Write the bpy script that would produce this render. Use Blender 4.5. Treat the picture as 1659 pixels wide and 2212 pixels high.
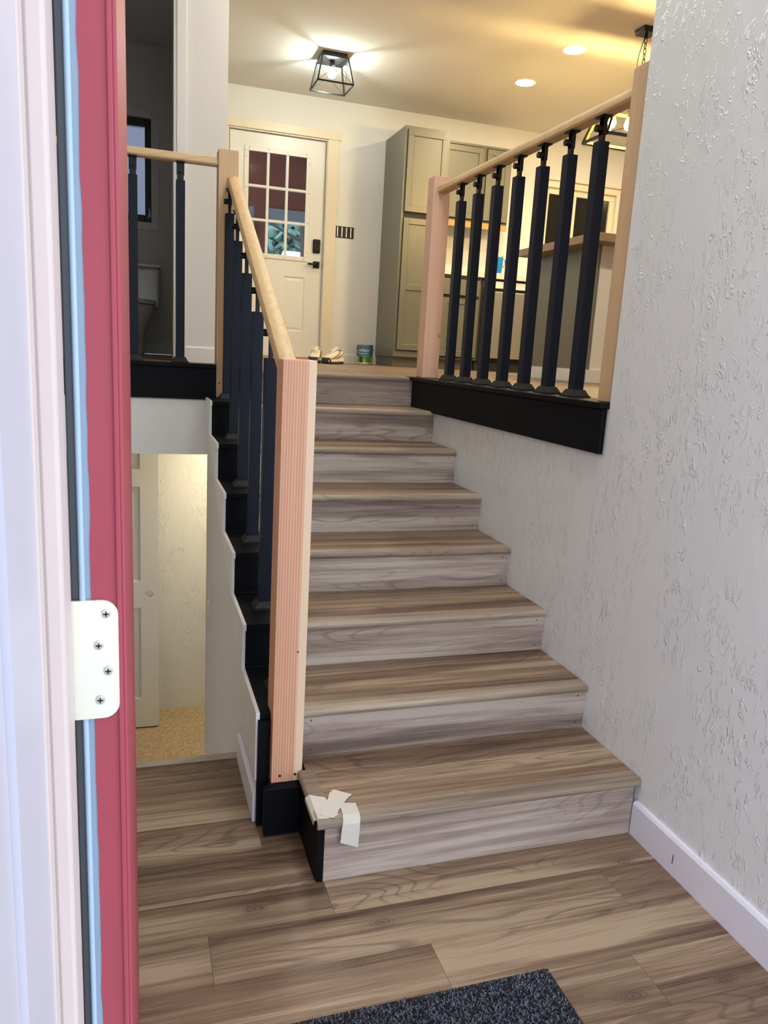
import bpy, bmesh, math, random
from mathutils import Vector, Matrix
random.seed(7)
for o in list(bpy.data.objects): bpy.data.objects.remove(o)
S = bpy.context.scene
COL = S.collection

# ------------------------------------------------------------------ camera
cam_d = bpy.data.cameras.new('camera'); cam = bpy.data.objects.new('camera', cam_d); COL.objects.link(cam)
CAM = Vector((-1.40671, -1.71509, 1.35926)); yaw, pitch, roll = 0.318253, 0.202727, 0.057358
fw = Vector((math.sin(yaw)*math.cos(pitch), math.cos(yaw)*math.cos(pitch), -math.sin(pitch)))
rt = Vector((math.cos(yaw), -math.sin(yaw), 0)); up = rt.cross(fw)
r2 = rt*math.cos(roll)+up*math.sin(roll); u2 = up*math.cos(roll)-rt*math.sin(roll)
cam.matrix_world = Matrix(((r2.x, u2.x, -fw.x, CAM.x), (r2.y, u2.y, -fw.y, CAM.y), (r2.z, u2.z, -fw.z, CAM.z), (0, 0, 0, 1)))
cam_d.sensor_fit = 'HORIZONTAL'; cam_d.sensor_width = 36; cam_d.lens = 36*1657.55/1659
cam_d.clip_start = 0.02; cam_d.clip_end = 200
S.camera = cam

# ------------------------------------------------------------------ light
W = bpy.data.worlds.new('overcast_sky'); S.world = W; W.use_nodes = True
bg = W.node_tree.nodes['Background']; bg.inputs['Color'].default_value = (0.78, 0.87, 1.0, 1); bg.inputs['Strength'].default_value = 2.35
S.view_settings.view_transform = 'Standard'; S.view_settings.look = 'None'
S.view_settings.exposure = 0.44; S.view_settings.gamma = 1.0; S.view_settings.use_curve_mapping = False
L_FIX, L_CAN, L_PEND, L_DOWN, L_DRUM = 330, 300, 420, 60, 9.5     # radiance of the lamps; drums and lower dome are added, out of view

# ------------------------------------------------------------------ materials
MATS = {}
def new_mat(name):
    m = bpy.data.materials.new(name); m.use_nodes = True; MATS[name] = m
    nt = m.node_tree; b = nt.nodes['Principled BSDF']
    return m, nt, b
def nd(nt, t, **kw):
    n = nt.nodes.new(t)
    for k, v in kw.items():
        if k in n.inputs: n.inputs[k].default_value = v
        else: setattr(n, k, v)
    return n
def coords(nt, scale=(1, 1, 1), rnd=True):
    tc = nd(nt, 'ShaderNodeTexCoord'); v = tc.outputs['Object']
    if rnd:
        oi = nd(nt, 'ShaderNodeObjectInfo'); mu = nd(nt, 'ShaderNodeVectorMath', operation='SCALE'); mu.inputs[0].default_value = (31.7, 17.3, 23.9)
        nt.links.new(oi.outputs['Random'], mu.inputs['Scale'])
        ad = nd(nt, 'ShaderNodeVectorMath', operation='ADD'); nt.links.new(v, ad.inputs[0]); nt.links.new(mu.outputs[0], ad.inputs[1]); v = ad.outputs[0]
    return v
def scaled(nt, v, s):
    m = nd(nt, 'ShaderNodeVectorMath', operation='MULTIPLY'); nt.links.new(v, m.inputs[0]); m.inputs[1].default_value = s
    return m.outputs[0]
def noise(nt, v, scale=1, detail=3, rough=.5, dist=0):
    n = nd(nt, 'ShaderNodeTexNoise'); n.inputs['Scale'].default_value = scale; n.inputs['Detail'].default_value = detail
    n.inputs['Roughness'].default_value = rough; n.inputs['Distortion'].default_value = dist
    nt.links.new(v, n.inputs['Vector']); return n.outputs['Fac']
def ramp(nt, f, stops):
    r = nd(nt, 'ShaderNodeValToRGB'); e = r.color_ramp.elements
    while len(e) < len(stops): e.new(.5)
    for i, (p, c) in enumerate(stops):
        e[i].position = p; e[i].color = (c, c, c, 1) if isinstance(c, (int, float)) else (*c, 1)
    nt.links.new(f, r.inputs['Fac']); return r.outputs['Color']
def mixc(nt, fac, a, b, mode='MIX'):
    m = nd(nt, 'ShaderNodeMix', data_type='RGBA', blend_type=mode)
    for s, val in ((0, fac), (6, a), (7, b)):
        if isinstance(val, (int, float)): m.inputs[s].default_value = val
        elif isinstance(val, tuple): m.inputs[s].default_value = (*val, 1)
        else: nt.links.new(val, m.inputs[s])
    return m.outputs[2]
def mth(nt, op, a, b=None):
    m = nd(nt, 'ShaderNodeMath', operation=op)
    for i, val in enumerate((a, b)):
        if val is None: continue
        if isinstance(val, (int, float)): m.inputs[i].default_value = val
        else: nt.links.new(val, m.inputs[i])
    return m.outputs[0]
def bump(nt, b, h, strength=.3, dist=.01):
    n = nd(nt, 'ShaderNodeBump'); n.inputs['Strength'].default_value = strength; n.inputs['Distance'].default_value = dist
    nt.links.new(h, n.inputs['Height']); nt.links.new(n.outputs[0], b.inputs['Normal'])
def plain(name, col, rough=.5, metal=0, spec=.5, bumps=None, var=0.0):
    m, nt, b = new_mat(name); b.inputs['Base Color'].default_value = (*col, 1); b.inputs['Roughness'].default_value = rough
    b.inputs['Metallic'].default_value = metal; b.inputs['Specular IOR Level'].default_value = spec
    v = coords(nt)
    if var:
        f = noise(nt, v, 9, 4); nt.links.new(mixc(nt, f, tuple(c*(1-var) for c in col), tuple(min(1, c*(1+var)) for c in col)), b.inputs['Base Color'])
    if bumps: bump(nt, b, noise(nt, v, bumps[0], 4), bumps[1], .004)
    return m
def emit(name, col, s):
    m, nt, b = new_mat(name); b.inputs['Base Color'].default_value = (*col, 1); b.inputs['Emission Color'].default_value = (*col, 1); b.inputs['Emission Strength'].default_value = s
    return m
def plaster(name, col, k=1.0, stretch=(1, 1, .48), sc=17, rough=.27):
    m, nt, b = new_mat(name); b.inputs['Roughness'].default_value = rough
    v = scaled(nt, coords(nt, rnd=False), stretch)
    n1 = noise(nt, v, sc*1.6, 2.5, .5, 2.2)
    ridge = mth(nt, 'ABSOLUTE', mth(nt, 'SUBTRACT', n1, .54))
    line = ramp(nt, ridge, [(0, 1), (.02, .75), (.05, 0)])
    mask = ramp(nt, noise(nt, v, 6, 4, .65), [(.43, 0), (.56, 1)])
    brk = ramp(nt, noise(nt, v, 34, 2, .5), [(.46, 0), (.54, 1)])
    h = mth(nt, 'ADD', mth(nt, 'MULTIPLY', mth(nt, 'MULTIPLY', line, mask), brk), mth(nt, 'MULTIPLY', noise(nt, v, 13, 3), .7))
    bump(nt, b, h, .54*k, .006)
    f = noise(nt, v, 2.2, 3)
    nt.links.new(mixc(nt, f, tuple(c*.96 for c in col), col), b.inputs['Base Color'])
    return m
def vinyl(name, cols, rough=.36, knots=True, kpick=.58):
    """brown-grey embossed plank, grain along local X"""
    m, nt, b = new_mat(name); v = coords(nt)
    band = noise(nt, scaled(nt, v, (.55, 9, 9)), 1, 3, .55, .3)
    streak = noise(nt, scaled(nt, v, (1.6, 55, 55)), 1, 5, .65, .25)
    fine = noise(nt, scaled(nt, v, (5, 260, 260)), 1, 3, .6)
    cath = noise(nt, scaled(nt, v, (.95, 6.5, 6.5)), 1, 1.5, .45, .3)
    rings = mth(nt, 'SINE', mth(nt, 'MULTIPLY', cath, 175))
    rings = ramp(nt, rings, [(0, 0), (.62, .03), (.95, 1)])
    cmask = ramp(nt, noise(nt, scaled(nt, v, (.9, 5, 5)), 1, 2), [(.45, 0), (.6, 1)])
    t = mth(nt, 'ADD', mth(nt, 'MULTIPLY', band, .58), mth(nt, 'ADD', mth(nt, 'MULTIPLY', streak, .34), mth(nt, 'MULTIPLY', fine, .16)))
    c = ramp(nt, t, [(.425, cols[0]), (.50, cols[1]), (.555, cols[2]), (.63, cols[3])])
    c = mixc(nt, mth(nt, 'MULTIPLY', mth(nt, 'MULTIPLY', rings, cmask), .42), c, cols[4])
    if knots:
        vo = nd(nt, 'ShaderNodeTexVoronoi'); vo.voronoi_dimensions = '2D'; vo.inputs['Scale'].default_value = 1
        sp = nd(nt, 'ShaderNodeSeparateXYZ'); nt.links.new(v, sp.inputs[0]); cb = nd(nt, 'ShaderNodeCombineXYZ')
        nt.links.new(mth(nt, 'MULTIPLY', sp.outputs['X'], 2.6), cb.inputs['X']); nt.links.new(mth(nt, 'MULTIPLY', mth(nt, 'ADD', sp.outputs['Y'], sp.outputs['Z']), 5.6), cb.inputs['Y']); nt.links.new(cb.outputs[0], vo.inputs['Vector'])
        dst = mth(nt, 'ADD', vo.outputs['Distance'], mth(nt, 'MULTIPLY', mth(nt, 'SUBTRACT', noise(nt, v, 60, 2), .5), .05))
        kr = mth(nt, 'SINE', mth(nt, 'MULTIPLY', dst, 170))
        kk = ramp(nt, dst, [(0, .78), (.06, .66), (.095, .28), (.22, 0)])
        kk = mth(nt, 'MULTIPLY', kk, mth(nt, 'ADD', .7, mth(nt, 'MULTIPLY', kr, .3)))
        pick = ramp(nt, vo.outputs['Color'], [(kpick, 0), (kpick+.04, 1)])
        c = mixc(nt, mth(nt, 'MULTIPLY', kk, pick), c, cols[4])
    oi = nd(nt, 'ShaderNodeObjectInfo')
    c = mixc(nt, 1.0, c, ramp(nt, oi.outputs['Random'], [(0, .86), (1, 1.1)]), 'MULTIPLY')
    nt.links.new(c, b.inputs['Base Color'])
    nt.links.new(ramp(nt, streak, [(.3, rough+.1), (.7, rough-.06)]), b.inputs['Roughness'])
    bump(nt, b, mth(nt, 'ADD', streak, fine), .16, .003)
    return m
def timber(name, cols, axis='Z', stripes=48, rough=.55, straight=True, amt=.6):
    m, nt, b = new_mat(name); v = coords(nt); i = 'XYZ'.index(axis)
    s1 = [70]*3; s1[i] = 1.4; s2 = [7]*3; s2[i] = .9
    st = noise(nt, scaled(nt, v, s1), 1, 4, .6)
    if straight:
        wv = nd(nt, 'ShaderNodeTexWave'); wv.wave_type = 'BANDS'; wv.bands_direction = 'X' if axis != 'X' else 'Y'
        wv.inputs['Scale'].default_value = stripes; wv.inputs['Distortion'].default_value = 1.2; wv.inputs['Detail'].default_value = 1; wv.inputs['Detail Scale'].default_value = .6
        s3 = [1]*3; s3[i] = .05
        nt.links.new(scaled(nt, v, s3), wv.inputs['Vector']); rg = wv.outputs['Fac']
    else:
        ca = noise(nt, scaled(nt, v, s2), 1, 1.5, .4, .25); rg = ramp(nt, mth(nt, 'SINE', mth(nt, 'MULTIPLY', ca, 95)), [(.0, 0), (.6, .1), (1, 1)])
    c = ramp(nt, st, [(.3, cols[0]), (.7, cols[1])])
    c = mixc(nt, mth(nt, 'MULTIPLY', rg, amt), c, cols[2])
    if len(cols) > 3:
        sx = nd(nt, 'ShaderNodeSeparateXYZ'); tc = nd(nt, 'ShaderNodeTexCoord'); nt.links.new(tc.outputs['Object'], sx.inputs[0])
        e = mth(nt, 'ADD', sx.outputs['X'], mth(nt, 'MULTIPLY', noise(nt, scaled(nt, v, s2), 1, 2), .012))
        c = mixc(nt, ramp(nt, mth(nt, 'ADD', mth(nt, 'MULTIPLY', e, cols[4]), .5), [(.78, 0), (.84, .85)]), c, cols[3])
    nt.links.new(c, b.inputs['Base Color']); b.inputs['Roughness'].default_value = rough
    bump(nt, b, st, .12, .003)
    return m
def glassm(name, col=(.9, .95, .93), rough=0.0):
    m, nt, b = new_mat(name); b.inputs['Base Color'].default_value = (*col, 1); b.inputs['Roughness'].default_value = rough
    b.inputs['Transmission Weight'].default_value = 1; b.inputs['IOR'].default_value = 1.25
    return m

M = MATS
plaster('wall_plaster', (.715, .73, .73), 1.0)
plaster('smooth_plaster', (.73, .72, .70), .2, rough=.7)
plaster('ceiling_paint', (.74, .72, .68), .25, (1, 1, 1), 9, .95)
vinyl('floor_vinyl', [(.07, .038, .022), (.158, .095, .058), (.218, .14, .086), (.355, .258, .168), (.05, .025, .013)])
vinyl('riser_vinyl', [(.145, .104, .084), (.255, .192, .158), (.335, .262, .217), (.48, .405, .345), (.10, .058, .04)], .42, True, .48)  # greyer and lighter than the floor planks: cool daylight painted into the colour
vinyl('nosing_vinyl', [(.15, .11, .08), (.25, .185, .135), (.31, .24, .175), (.42, .335, .25), (.12, .08, .055)], .34, False)
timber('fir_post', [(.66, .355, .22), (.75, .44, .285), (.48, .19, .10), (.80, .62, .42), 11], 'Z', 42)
timber('fir_plain', [(.56, .385, .22), (.63, .45, .275), (.45, .265, .135)], 'Z', 30, amt=.35)
timber('fir_pink', [(.63, .40, .295), (.71, .47, .35), (.56, .31, .215)], 'Z', 60, amt=.3)
timber('pine_rail', [(.54, .36, .175), (.62, .44, .23), (.40, .235, .09)], 'Y', 50, .5, False, .3)
timber('pine_rail_across', [(.55, .37, .19), (.64, .46, .26), (.42, .25, .11)], 'X', 50, .5, False, .35)
timber('butcher_block', [(.30, .20, .12), (.44, .31, .19), (.18, .11, .06)], 'Y', 30, .4, True, .5)
plain('black_paint', (.003, .0036, .0058), .55, 0, .12, (25, .05))
plain('navy_black_metal', (.004, .0075, .018), .45, .0, .2)
plain('iron_black', (.012, .012, .013), .4, .6)
plain('shoe_grey_black', (.010, .011, .012), .6, 0, .3)
plain('white_trim', (.74, .73, .72), .38, 0, .5)
plain('blue_white_trim', (.72, .71, .78), .4, 0, .5, (60, .05))
plain('cream_trim', (.74, .66, .52), .4)
plain('door_white', (.74, .73, .69), .35)
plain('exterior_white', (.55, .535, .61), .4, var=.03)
plain('caulk_beige', (.62, .52, .49), .6, var=.05)
plain('jamb_grey', (.065, .075, .09), .5)
plain('primer_blue', (.24, .31, .40), .45, var=.05)
plain('weather_strip_blue', (.36, .50, .64), .35)
plain('red_paint', (.345, .055, .078), .5, 0, .35, (14, .06), .05)
plain('brass', (.95, .93, .80), .3, .75, .5, (30, .05))
plain('screw_steel', (.62, .60, .50), .35, .9)
plain('slot_dark', (.02, .018, .014), .7)
plain('cabinet_paint', (.155, .15, .118), .38, 0, .5, (40, .04))
plain('cabinet_gap', (.02, .018, .015), .7)
plain('raw_wood_edge', (.50, .30, .11), .6)
plain('quartz', (.72, .68, .60), .25, var=.06)
plain('stainless', (.56, .55, .53), .32, 1.0, .5)
plain('dish_white', (.75, .74, .72), .3)
plain('cup_blue', (.005, .20, .52), .3)
plain('dark_glass', (.012, .012, .011), .12)
plain('porcelain', (.66, .64, .60), .18)
plain('chrome', (.7, .7, .7), .15, 1)
plain('carpet_tan', (.43, .34, .23), .95, 0, .1, (140, 1.0))
_nt = M['carpet_tan'].node_tree; _nt.links.new(ramp(_nt, noise(_nt, coords(_nt), 75, 4, .7), [(.36, (.27, .20, .12)), (.64, (.56, .45, .31))]), _nt.nodes['Principled BSDF'].inputs['Base Color'])
plain('tape_cream', (.62, .585, .515), .6, 0, .3, (70, .1))
plain('mat_backing', (.008, .008, .009), .8)
plain('mat_black', (.012, .012, .014), .9)
plain('mat_grey', (.15, .16, .20), .9)
plain('shoe_mesh', (.66, .60, .50), .8, 0, .3, (200, .4))
plain('shoe_sole', (.02, .02, .02), .7)
plain('shoe_midsole', (.70, .65, .55), .6)
plain('shoe_trim', (.12, .09, .06), .7)
plain('lace_white', (.74, .70, .62), .8)
plain('can_steel', (.45, .45, .43), .3, .9)
plain('label_blue', (.055, .15, .24), .4)
plain('label_white', (.8, .8, .8), .5)
m_, nt_, b_ = new_mat('label_green'); b_.inputs['Roughness'].default_value = .4
nt_.links.new(ramp(nt_, noise(nt_, scaled(nt_, coords(nt_), (14, 14, 2.5)), 1, 3), [(.38, (.01, .04, .02)), (.5, (.10, .26, .02)), (.62, (.45, .62, .25)), (.7, (.02, .10, .06))]), b_.inputs['Base Color'])
plain('porch_red', (.16, .055, .038), .7, 0, .3, (30, .2), .1)
plain('porch_grey', (.17, .19, .22), .6)
plain('bark', (.045, .04, .035), .9)
plain('leaf_green', (.13, .23, .20), .8, var=.4)
plain('leaf_pale', (.30, .38, .36), .8, var=.4)
plain('snow', (.78, .82, .9), .8)
plain('concrete', (.36, .355, .35), .85, var=.1)
plain('switch_white', (.72, .68, .60), .35)
plain('window_frame_dark', (.05, .045, .04), .5)
plain('fixture_glow_yellow', (.80, .52, .03), .4)
m_, nt_, b_ = new_mat('frosted_pane'); b_.inputs['Base Color'].default_value = (.42, .45, .55, 1); b_.inputs['Roughness'].default_value = .7; b_.inputs['Transmission Weight'].default_value = .65
glassm('pane_glass'); glassm('lamp_glass', (.98, 1, .98))
emit('bulb_cool', (.90, 1.0, .90), L_FIX); emit('disc_warm', (1.0, .82, .54), L_CAN); emit('added_drum_cool', (.90, .97, 1.0), L_DRUM*1.5); emit('added_drum_warm', (1.0, .93, .82), L_DRUM); emit('bulb_warm', (1.0, .70, .26), L_PEND); emit('added_dome_warm', (1.0, .82, .52), L_DOWN)

# ------------------------------------------------------------------ mesh helpers
class MB:
    def __init__(s): s.v = []; s.f = []
    def add(s, vs, fs):
        n = len(s.v); s.v += [tuple(v) for v in vs]; s.f += [tuple(i+n for i in f) for f in fs]; return s
    def box(s, x0, x1, y0, y1, z0, z1):
        return s.add([(x0, y0, z0), (x1, y0, z0), (x1, y1, z0), (x0, y1, z0), (x0, y0, z1), (x1, y0, z1), (x1, y1, z1), (x0, y1, z1)],
                     [(0, 3, 2, 1), (4, 5, 6, 7), (0, 1, 5, 4), (1, 2, 6, 5), (2, 3, 7, 6), (3, 0, 4, 7)])
    def frustum(s, c, z0, z1, hx0, hy0, hx1, hy1):
        x, y = c
        return s.add([(x-hx0, y-hy0, z0), (x+hx0, y-hy0, z0), (x+hx0, y+hy0, z0), (x-hx0, y+hy0, z0), (x-hx1, y-hy1, z1), (x+hx1, y-hy1, z1), (x+hx1, y+hy1, z1), (x-hx1, y+hy1, z1)],
                     [(0, 3, 2, 1), (4, 5, 6, 7), (0, 1, 5, 4), (1, 2, 6, 5), (2, 3, 7, 6), (3, 0, 4, 7)])
    def prism(s, poly, axis, a, b):
        """polygon in the two other axes, extruded along axis from a to b"""
        n = len(poly); mk = {'X': lambda p, t: (t, p[0], p[1]), 'Y': lambda p, t: (p[0], t, p[1]), 'Z': lambda p, t: (p[0], p[1], t)}[axis]
        vs = [mk(p, a) for p in poly]+[mk(p, b) for p in poly]
        fs = [tuple(range(n)), tuple(range(2*n-1, n-1, -1))]+[(i, (i+1) % n, n+(i+1) % n, n+i) for i in range(n)]
        return s.add(vs, fs)
    def tube(s, pts, r, n=8, cap=True):
        pts = [Vector(p) for p in pts]; rings = []
        rs = r if isinstance(r, (list, tuple)) else [r]*len(pts)
        for i, p in enumerate(pts):
            d = (pts[min(i+1, len(pts)-1)]-pts[max(i-1, 0)]).normalized()
            a = d.cross(Vector((0, 0, 1)) if abs(d.z) < .9 else Vector((1, 0, 0))).normalized(); b = d.cross(a)
            rings.append([p+(a*math.cos(2*math.pi*k/n)+b*math.sin(2*math.pi*k/n))*rs[i] for k in range(n)])
        vs = [v for q in rings for v in q]; fs = []
        for i in range(len(pts)-1):
            for k in range(n): fs.append((i*n+k, i*n+(k+1) % n, (i+1)*n+(k+1) % n, (i+1)*n+k))
        if cap: fs += [tuple(range(n-1, -1, -1)), tuple(range(len(vs)-n, len(vs)))]
        return s.add(vs, fs)
    def bar(s, a, b, w, h=None):
        """square bar between two points"""
        a, b = Vector(a), Vector(b); h = h or w; d = (b-a).normalized()
        q = d.cross(Vector((0, 0, 1)) if abs(d.z) < .95 else Vector((0, 1, 0))).normalized(); t = q.cross(d)
        vs = [p+q*i*w/2+t*j*h/2 for p in (a, b) for i, j in ((-1, -1), (1, -1), (1, 1), (-1, 1))]
        return s.add(vs, [(0, 1, 2, 3), (7, 6, 5, 4), (0, 4, 5, 1), (1, 5, 6, 2), (2, 6, 7, 3), (3, 7, 4, 0)])
    def lathe(s, prof, c=(0, 0, 0), n=24, axis='Z', sx=1, sy=1):
        vs = []; fs = []
        for r, z in prof:
            for k in range(n):
                a = 2*math.pi*k/n; p = (r*math.cos(a)*sx, r*math.sin(a)*sy, z)
                if axis == 'Y': p = (p[0], p[2], p[1])
                if axis == 'X': p = (p[2], p[0], p[1])
                vs.append((c[0]+p[0], c[1]+p[1], c[2]+p[2]))
        m = len(prof)
        for i in range(m-1):
            for k in range(n): fs.append((i*n+k, i*n+(k+1) % n, (i+1)*n+(k+1) % n, (i+1)*n+k))
        fs += [tuple(range(n-1, -1, -1)), tuple(range((m-1)*n, m*n))]
        return s.add(vs, fs)
    def mesh(s, name, mat, origin=(0, 0, 0), smooth=False):
        me = bpy.data.meshes.new(name); o = Vector(origin)
        me.from_pydata([Vector(v)-o for v in s.v], [], s.f); me.validate()
        bm = bmesh.new(); bm.from_mesh(me); bmesh.ops.recalc_face_normals(bm, faces=bm.faces); bm.to_mesh(me); bm.free()
        if smooth:
            for p in me.polygons: p.use_smooth = True
            try: me.set_sharp_from_angle(angle=math.radians(38))
            except Exception: pass
        if mat: me.materials.append(M[mat])
        return me
    def build(s, name, mat, parent=None, origin=None, smooth=False, bevel=0, seg=2):
        """origin None: centre of the bounding box"""
        if origin is None:
            lo = [min(v[i] for v in s.v) for i in range(3)]; hi = [max(v[i] for v in s.v) for i in range(3)]
            origin = [(a+b)/2 for a, b in zip(lo, hi)]
        me = s.mesh(name, mat, origin, smooth); o = bpy.data.objects.new(name, me); COL.objects.link(o)
        off = Vector(origin)
        if parent is not None:
            pp = parent; acc = Vector((0, 0, 0))
            while pp is not None: acc += pp.location; pp = pp.parent
            o.parent = parent; off = off-acc
        o.location = off
        if bevel:
            b = o.modifiers.new('bevel', 'BEVEL'); b.width = bevel; b.segments = seg; b.limit_method = 'ANGLE'; b.harden_normals = False
        return o
def BX(*a): return MB().box(*a)
def tag(o, label, cat, group=None):
    o['label'] = label; o['category'] = cat
    if group: o['group'] = group
    return o
def struct(o, label=None):
    o['kind'] = 'structure'
    if label: o['label'] = label
    return o
def empty(name, loc=(0, 0, 0)):
    o = bpy.data.objects.new(name, None); COL.objects.link(o); o.location = loc; o.empty_display_size = .1
    return o
def thing(name, label, cat, loc=(0, 0, 0), group=None): return tag(empty(name, loc), label, cat, group)
def copy_tree(o, parent=None, delta=None):
    c = o.copy(); COL.objects.link(c); c.parent = parent
    if delta: c.location = Vector(o.location)+Vector(delta)
    for ch in o.children: copy_tree(ch, c)
    return c

# ------------------------------------------------------------------ key dimensions
R, D, Y0, Z0 = .1524, .3072, .010, .0281
def tz(k): return 0 if k == 0 else Z0+k*R           # top of tread k
def ry(k): return 0.0 if k == 1 else Y0+(k-1)*D     # face of riser k
ZU = tz(8); XL = -.952; ZC = 3.685; YB = 6.0; ZLOW = -1.25

# ------------------------------------------------------------------ shell
struct(BX(-2.22, .115, -1.22, -1.1, 2.5, ZC).build('wall_front_upper', 'smooth_plaster', origin=(0, 0, 0)))
g = struct(BX(-8, 8, -9, -1.24, -.22, -.12).build('floor_porch', 'concrete'), 'grey concrete porch slab outside the front door')
# right wall: full height towards the front door, low beside the stairs
struct(MB().prism([(-1.1, -.2), (2.6, -.2), (2.6, 1.085), (.368, 1.085), (.368, ZC), (-1.1, ZC)], 'X', 0, .115).build('wall_right', 'wall_plaster', origin=(0, 0, 0)), 'white skip-trowel plaster wall beside the stairs')
struct(MB().prism([(.295, -1.3), (2.06, -1.3), (2.06, tz(7)-.005), (ry(7), tz(7)-.005)]+[q for k in (6, 5, 4, 3) for q in ((ry(k+1), tz(k)-.005), (ry(k), tz(k)-.005))]+[(ry(3), tz(2)-.005), (.345, tz(2)-.005), (.345, 0), (.295, 0)], 'X', -1.08, -.9545).build('wall_stair', 'smooth_plaster', origin=(0, 0, 0)), 'stepped partition wall between the two flights')
struct(BX(-1.08, -1.052, .295, .344, 0, tz(2)-.005).build('wall_stair_end', 'smooth_plaster'))
struct(BX(-2.22, -2.1, -1.1, 2.07, -1.3, ZC).build('wall_left', 'smooth_plaster', origin=(0, 0, 0)))
struct(BX(-2.22, -1.512, -1.22, -1.1, -.12, ZC).build('wall_front', 'smooth_plaster', origin=(0, 0, 0)))
struct(BX(.115, 6, -1.22, -1.1, -.12, ZC).build('wall_front_dining', 'smooth_plaster', origin=(0, 0, 0)))
struct(BX(6, 6.12, -1.22, 6.12, ZU-.3, ZC).build('wall_dining', 'smooth_plaster', origin=(0, 0, 0)))
cl = struct(BX(-4.2, 6.12, -1.22, 6.12, ZC, ZC+.12).build('ceiling', 'ceiling_paint', origin=(0, 0, 0)), 'painted ceiling over stairs and kitchen')
# header above the lower flight
struct(MB().box(-2.1, -1.081, 2.07, 2.2, .835, 1.25).box(-2.1, -.955, 2.0602, 2.2, .835, 1.095).build('wall_header', 'smooth_plaster', origin=(0, 0, 0)), 'white header wall over the lower stairs')
# hall + bathroom walls
def hall_wall():
    m = MB(); m.box(-1.185, -.895, 3.1, 3.22, ZU, ZC); m.box(-1.95, -1.185, 3.1, 3.22, ZU+2.06, ZC); m.box(-4.2, -1.95, 3.1, 3.22, ZU, ZC)
    return m
struct(hall_wall().build('wall_hall', 'smooth_plaster', origin=(0, 0, 0)), 'off-white hall wall with bathroom doorway')
struct(BX(-1.04, -.895, 3.22, 6.0, ZU, ZC).build('wall_bathroom_right', 'smooth_plaster', origin=(0, 0, 0)))
struct(BX(-2.82, -2.7, 3.22, 5.52, ZU, ZC).build('wall_bathroom_left', 'smooth_plaster', origin=(0, 0, 0)))
struct(BX(-4.2, -4.08, 2.07, 3.1, ZU-.3, ZC).build('wall_hall_end', 'smooth_plaster', origin=(0, 0, 0)))
struct(BX(-4.2, -2.22, 1.95, 2.07, ZU-.3, ZC).build('wall_hall_front', 'smooth_plaster', origin=(0, 0, 0)))
m = MB(); wx0, wx1, wz0, wz1 = -1.96, -1.27, 2.33, 3.14
m.box(-2.7, wx0, 5.4, 5.52, ZU, ZC); m.box(wx1, -1.04, 5.4, 5.52, ZU, ZC); m.box(wx0, wx1, 5.4, 5.52, ZU, wz0); m.box(wx0, wx1, 5.4, 5.52, wz1, ZC)
struct(m.build('wall_bathroom_back', 'smooth_plaster', origin=(0, 0, 0)))
# back wall with door and kitchen window openings
DX0, DX1, DZT = -.575, .36, 3.325
KX0, KX1, KZ0, KZ1 = 2.72, 3.58, 2.40, 3.18
m = MB(); m.box(-.895, DX0, YB, YB+.14, ZU, ZC); m.box(DX0, DX1, YB, YB+.14, DZT, ZC); m.box(DX1, KX0, YB, YB+.14, ZU, ZC)
m.box(KX0, KX1, YB, YB+.14, ZU, KZ0); m.box(KX0, KX1, YB, YB+.14, KZ1, ZC); m.box(KX1, 6, YB, YB+.14, ZU, ZC)
struct(m.build('wall_back', 'smooth_plaster', origin=(0, 0, 0)), 'white back wall behind kitchen and back door')

# upper floor
fl = struct(MB().box(-.95, 6, 2.30, 6.0, ZU-.3, ZU-.008).box(.115, 6, -1.1, 2.3, ZU-.3, ZU-.008).box(-4.2, -.95, 2.2, 6.0, ZU-.3, ZU-.008).build('floor_upper', 'floor_vinyl', origin=(0, 0, 0)), 'wood-look plank floor of the upper level')
yy = ry(8)+.035; rows = 0
while yy < 6.0:
    y1 = min(yy+.148, 5.999); off = (rows*.71) % 1.22
    x = -.945+off-1.22
    while x < 4.2:
        a, b = max(x, -.945), min(x+1.218, 4.2)
        if b-a > .05: BX(a, b, yy, y1-.0012, ZU-.009, ZU).build('plank', 'floor_vinyl', fl)
        x += 1.22
    yy += .148; rows += 1
yy = ry(8)+.035-.148
while yy > .2:
    for a, b in ((.118, 1.3), (1.302, 2.5)): BX(a, b, yy, yy+.1468, ZU-.009, ZU).build('plank', 'floor_vinyl', fl)
    yy -= .148
for i in range(6):
    y0 = 2.09+i*.168
    for a, b in ((-3.4, -2.1+.1*i), (-2.098+.1*i, -.952)): BX(a, b, max(y0, 2.2) if a < -9 else y0, y0+.1665, ZU-.009, ZU).build('plank', 'floor_vinyl', fl)
struct(BX(-2.7, -1.04, 3.22, 5.4, ZU-.009, ZU-.002).build('floor_bathroom', 'floor_vinyl'))

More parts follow.
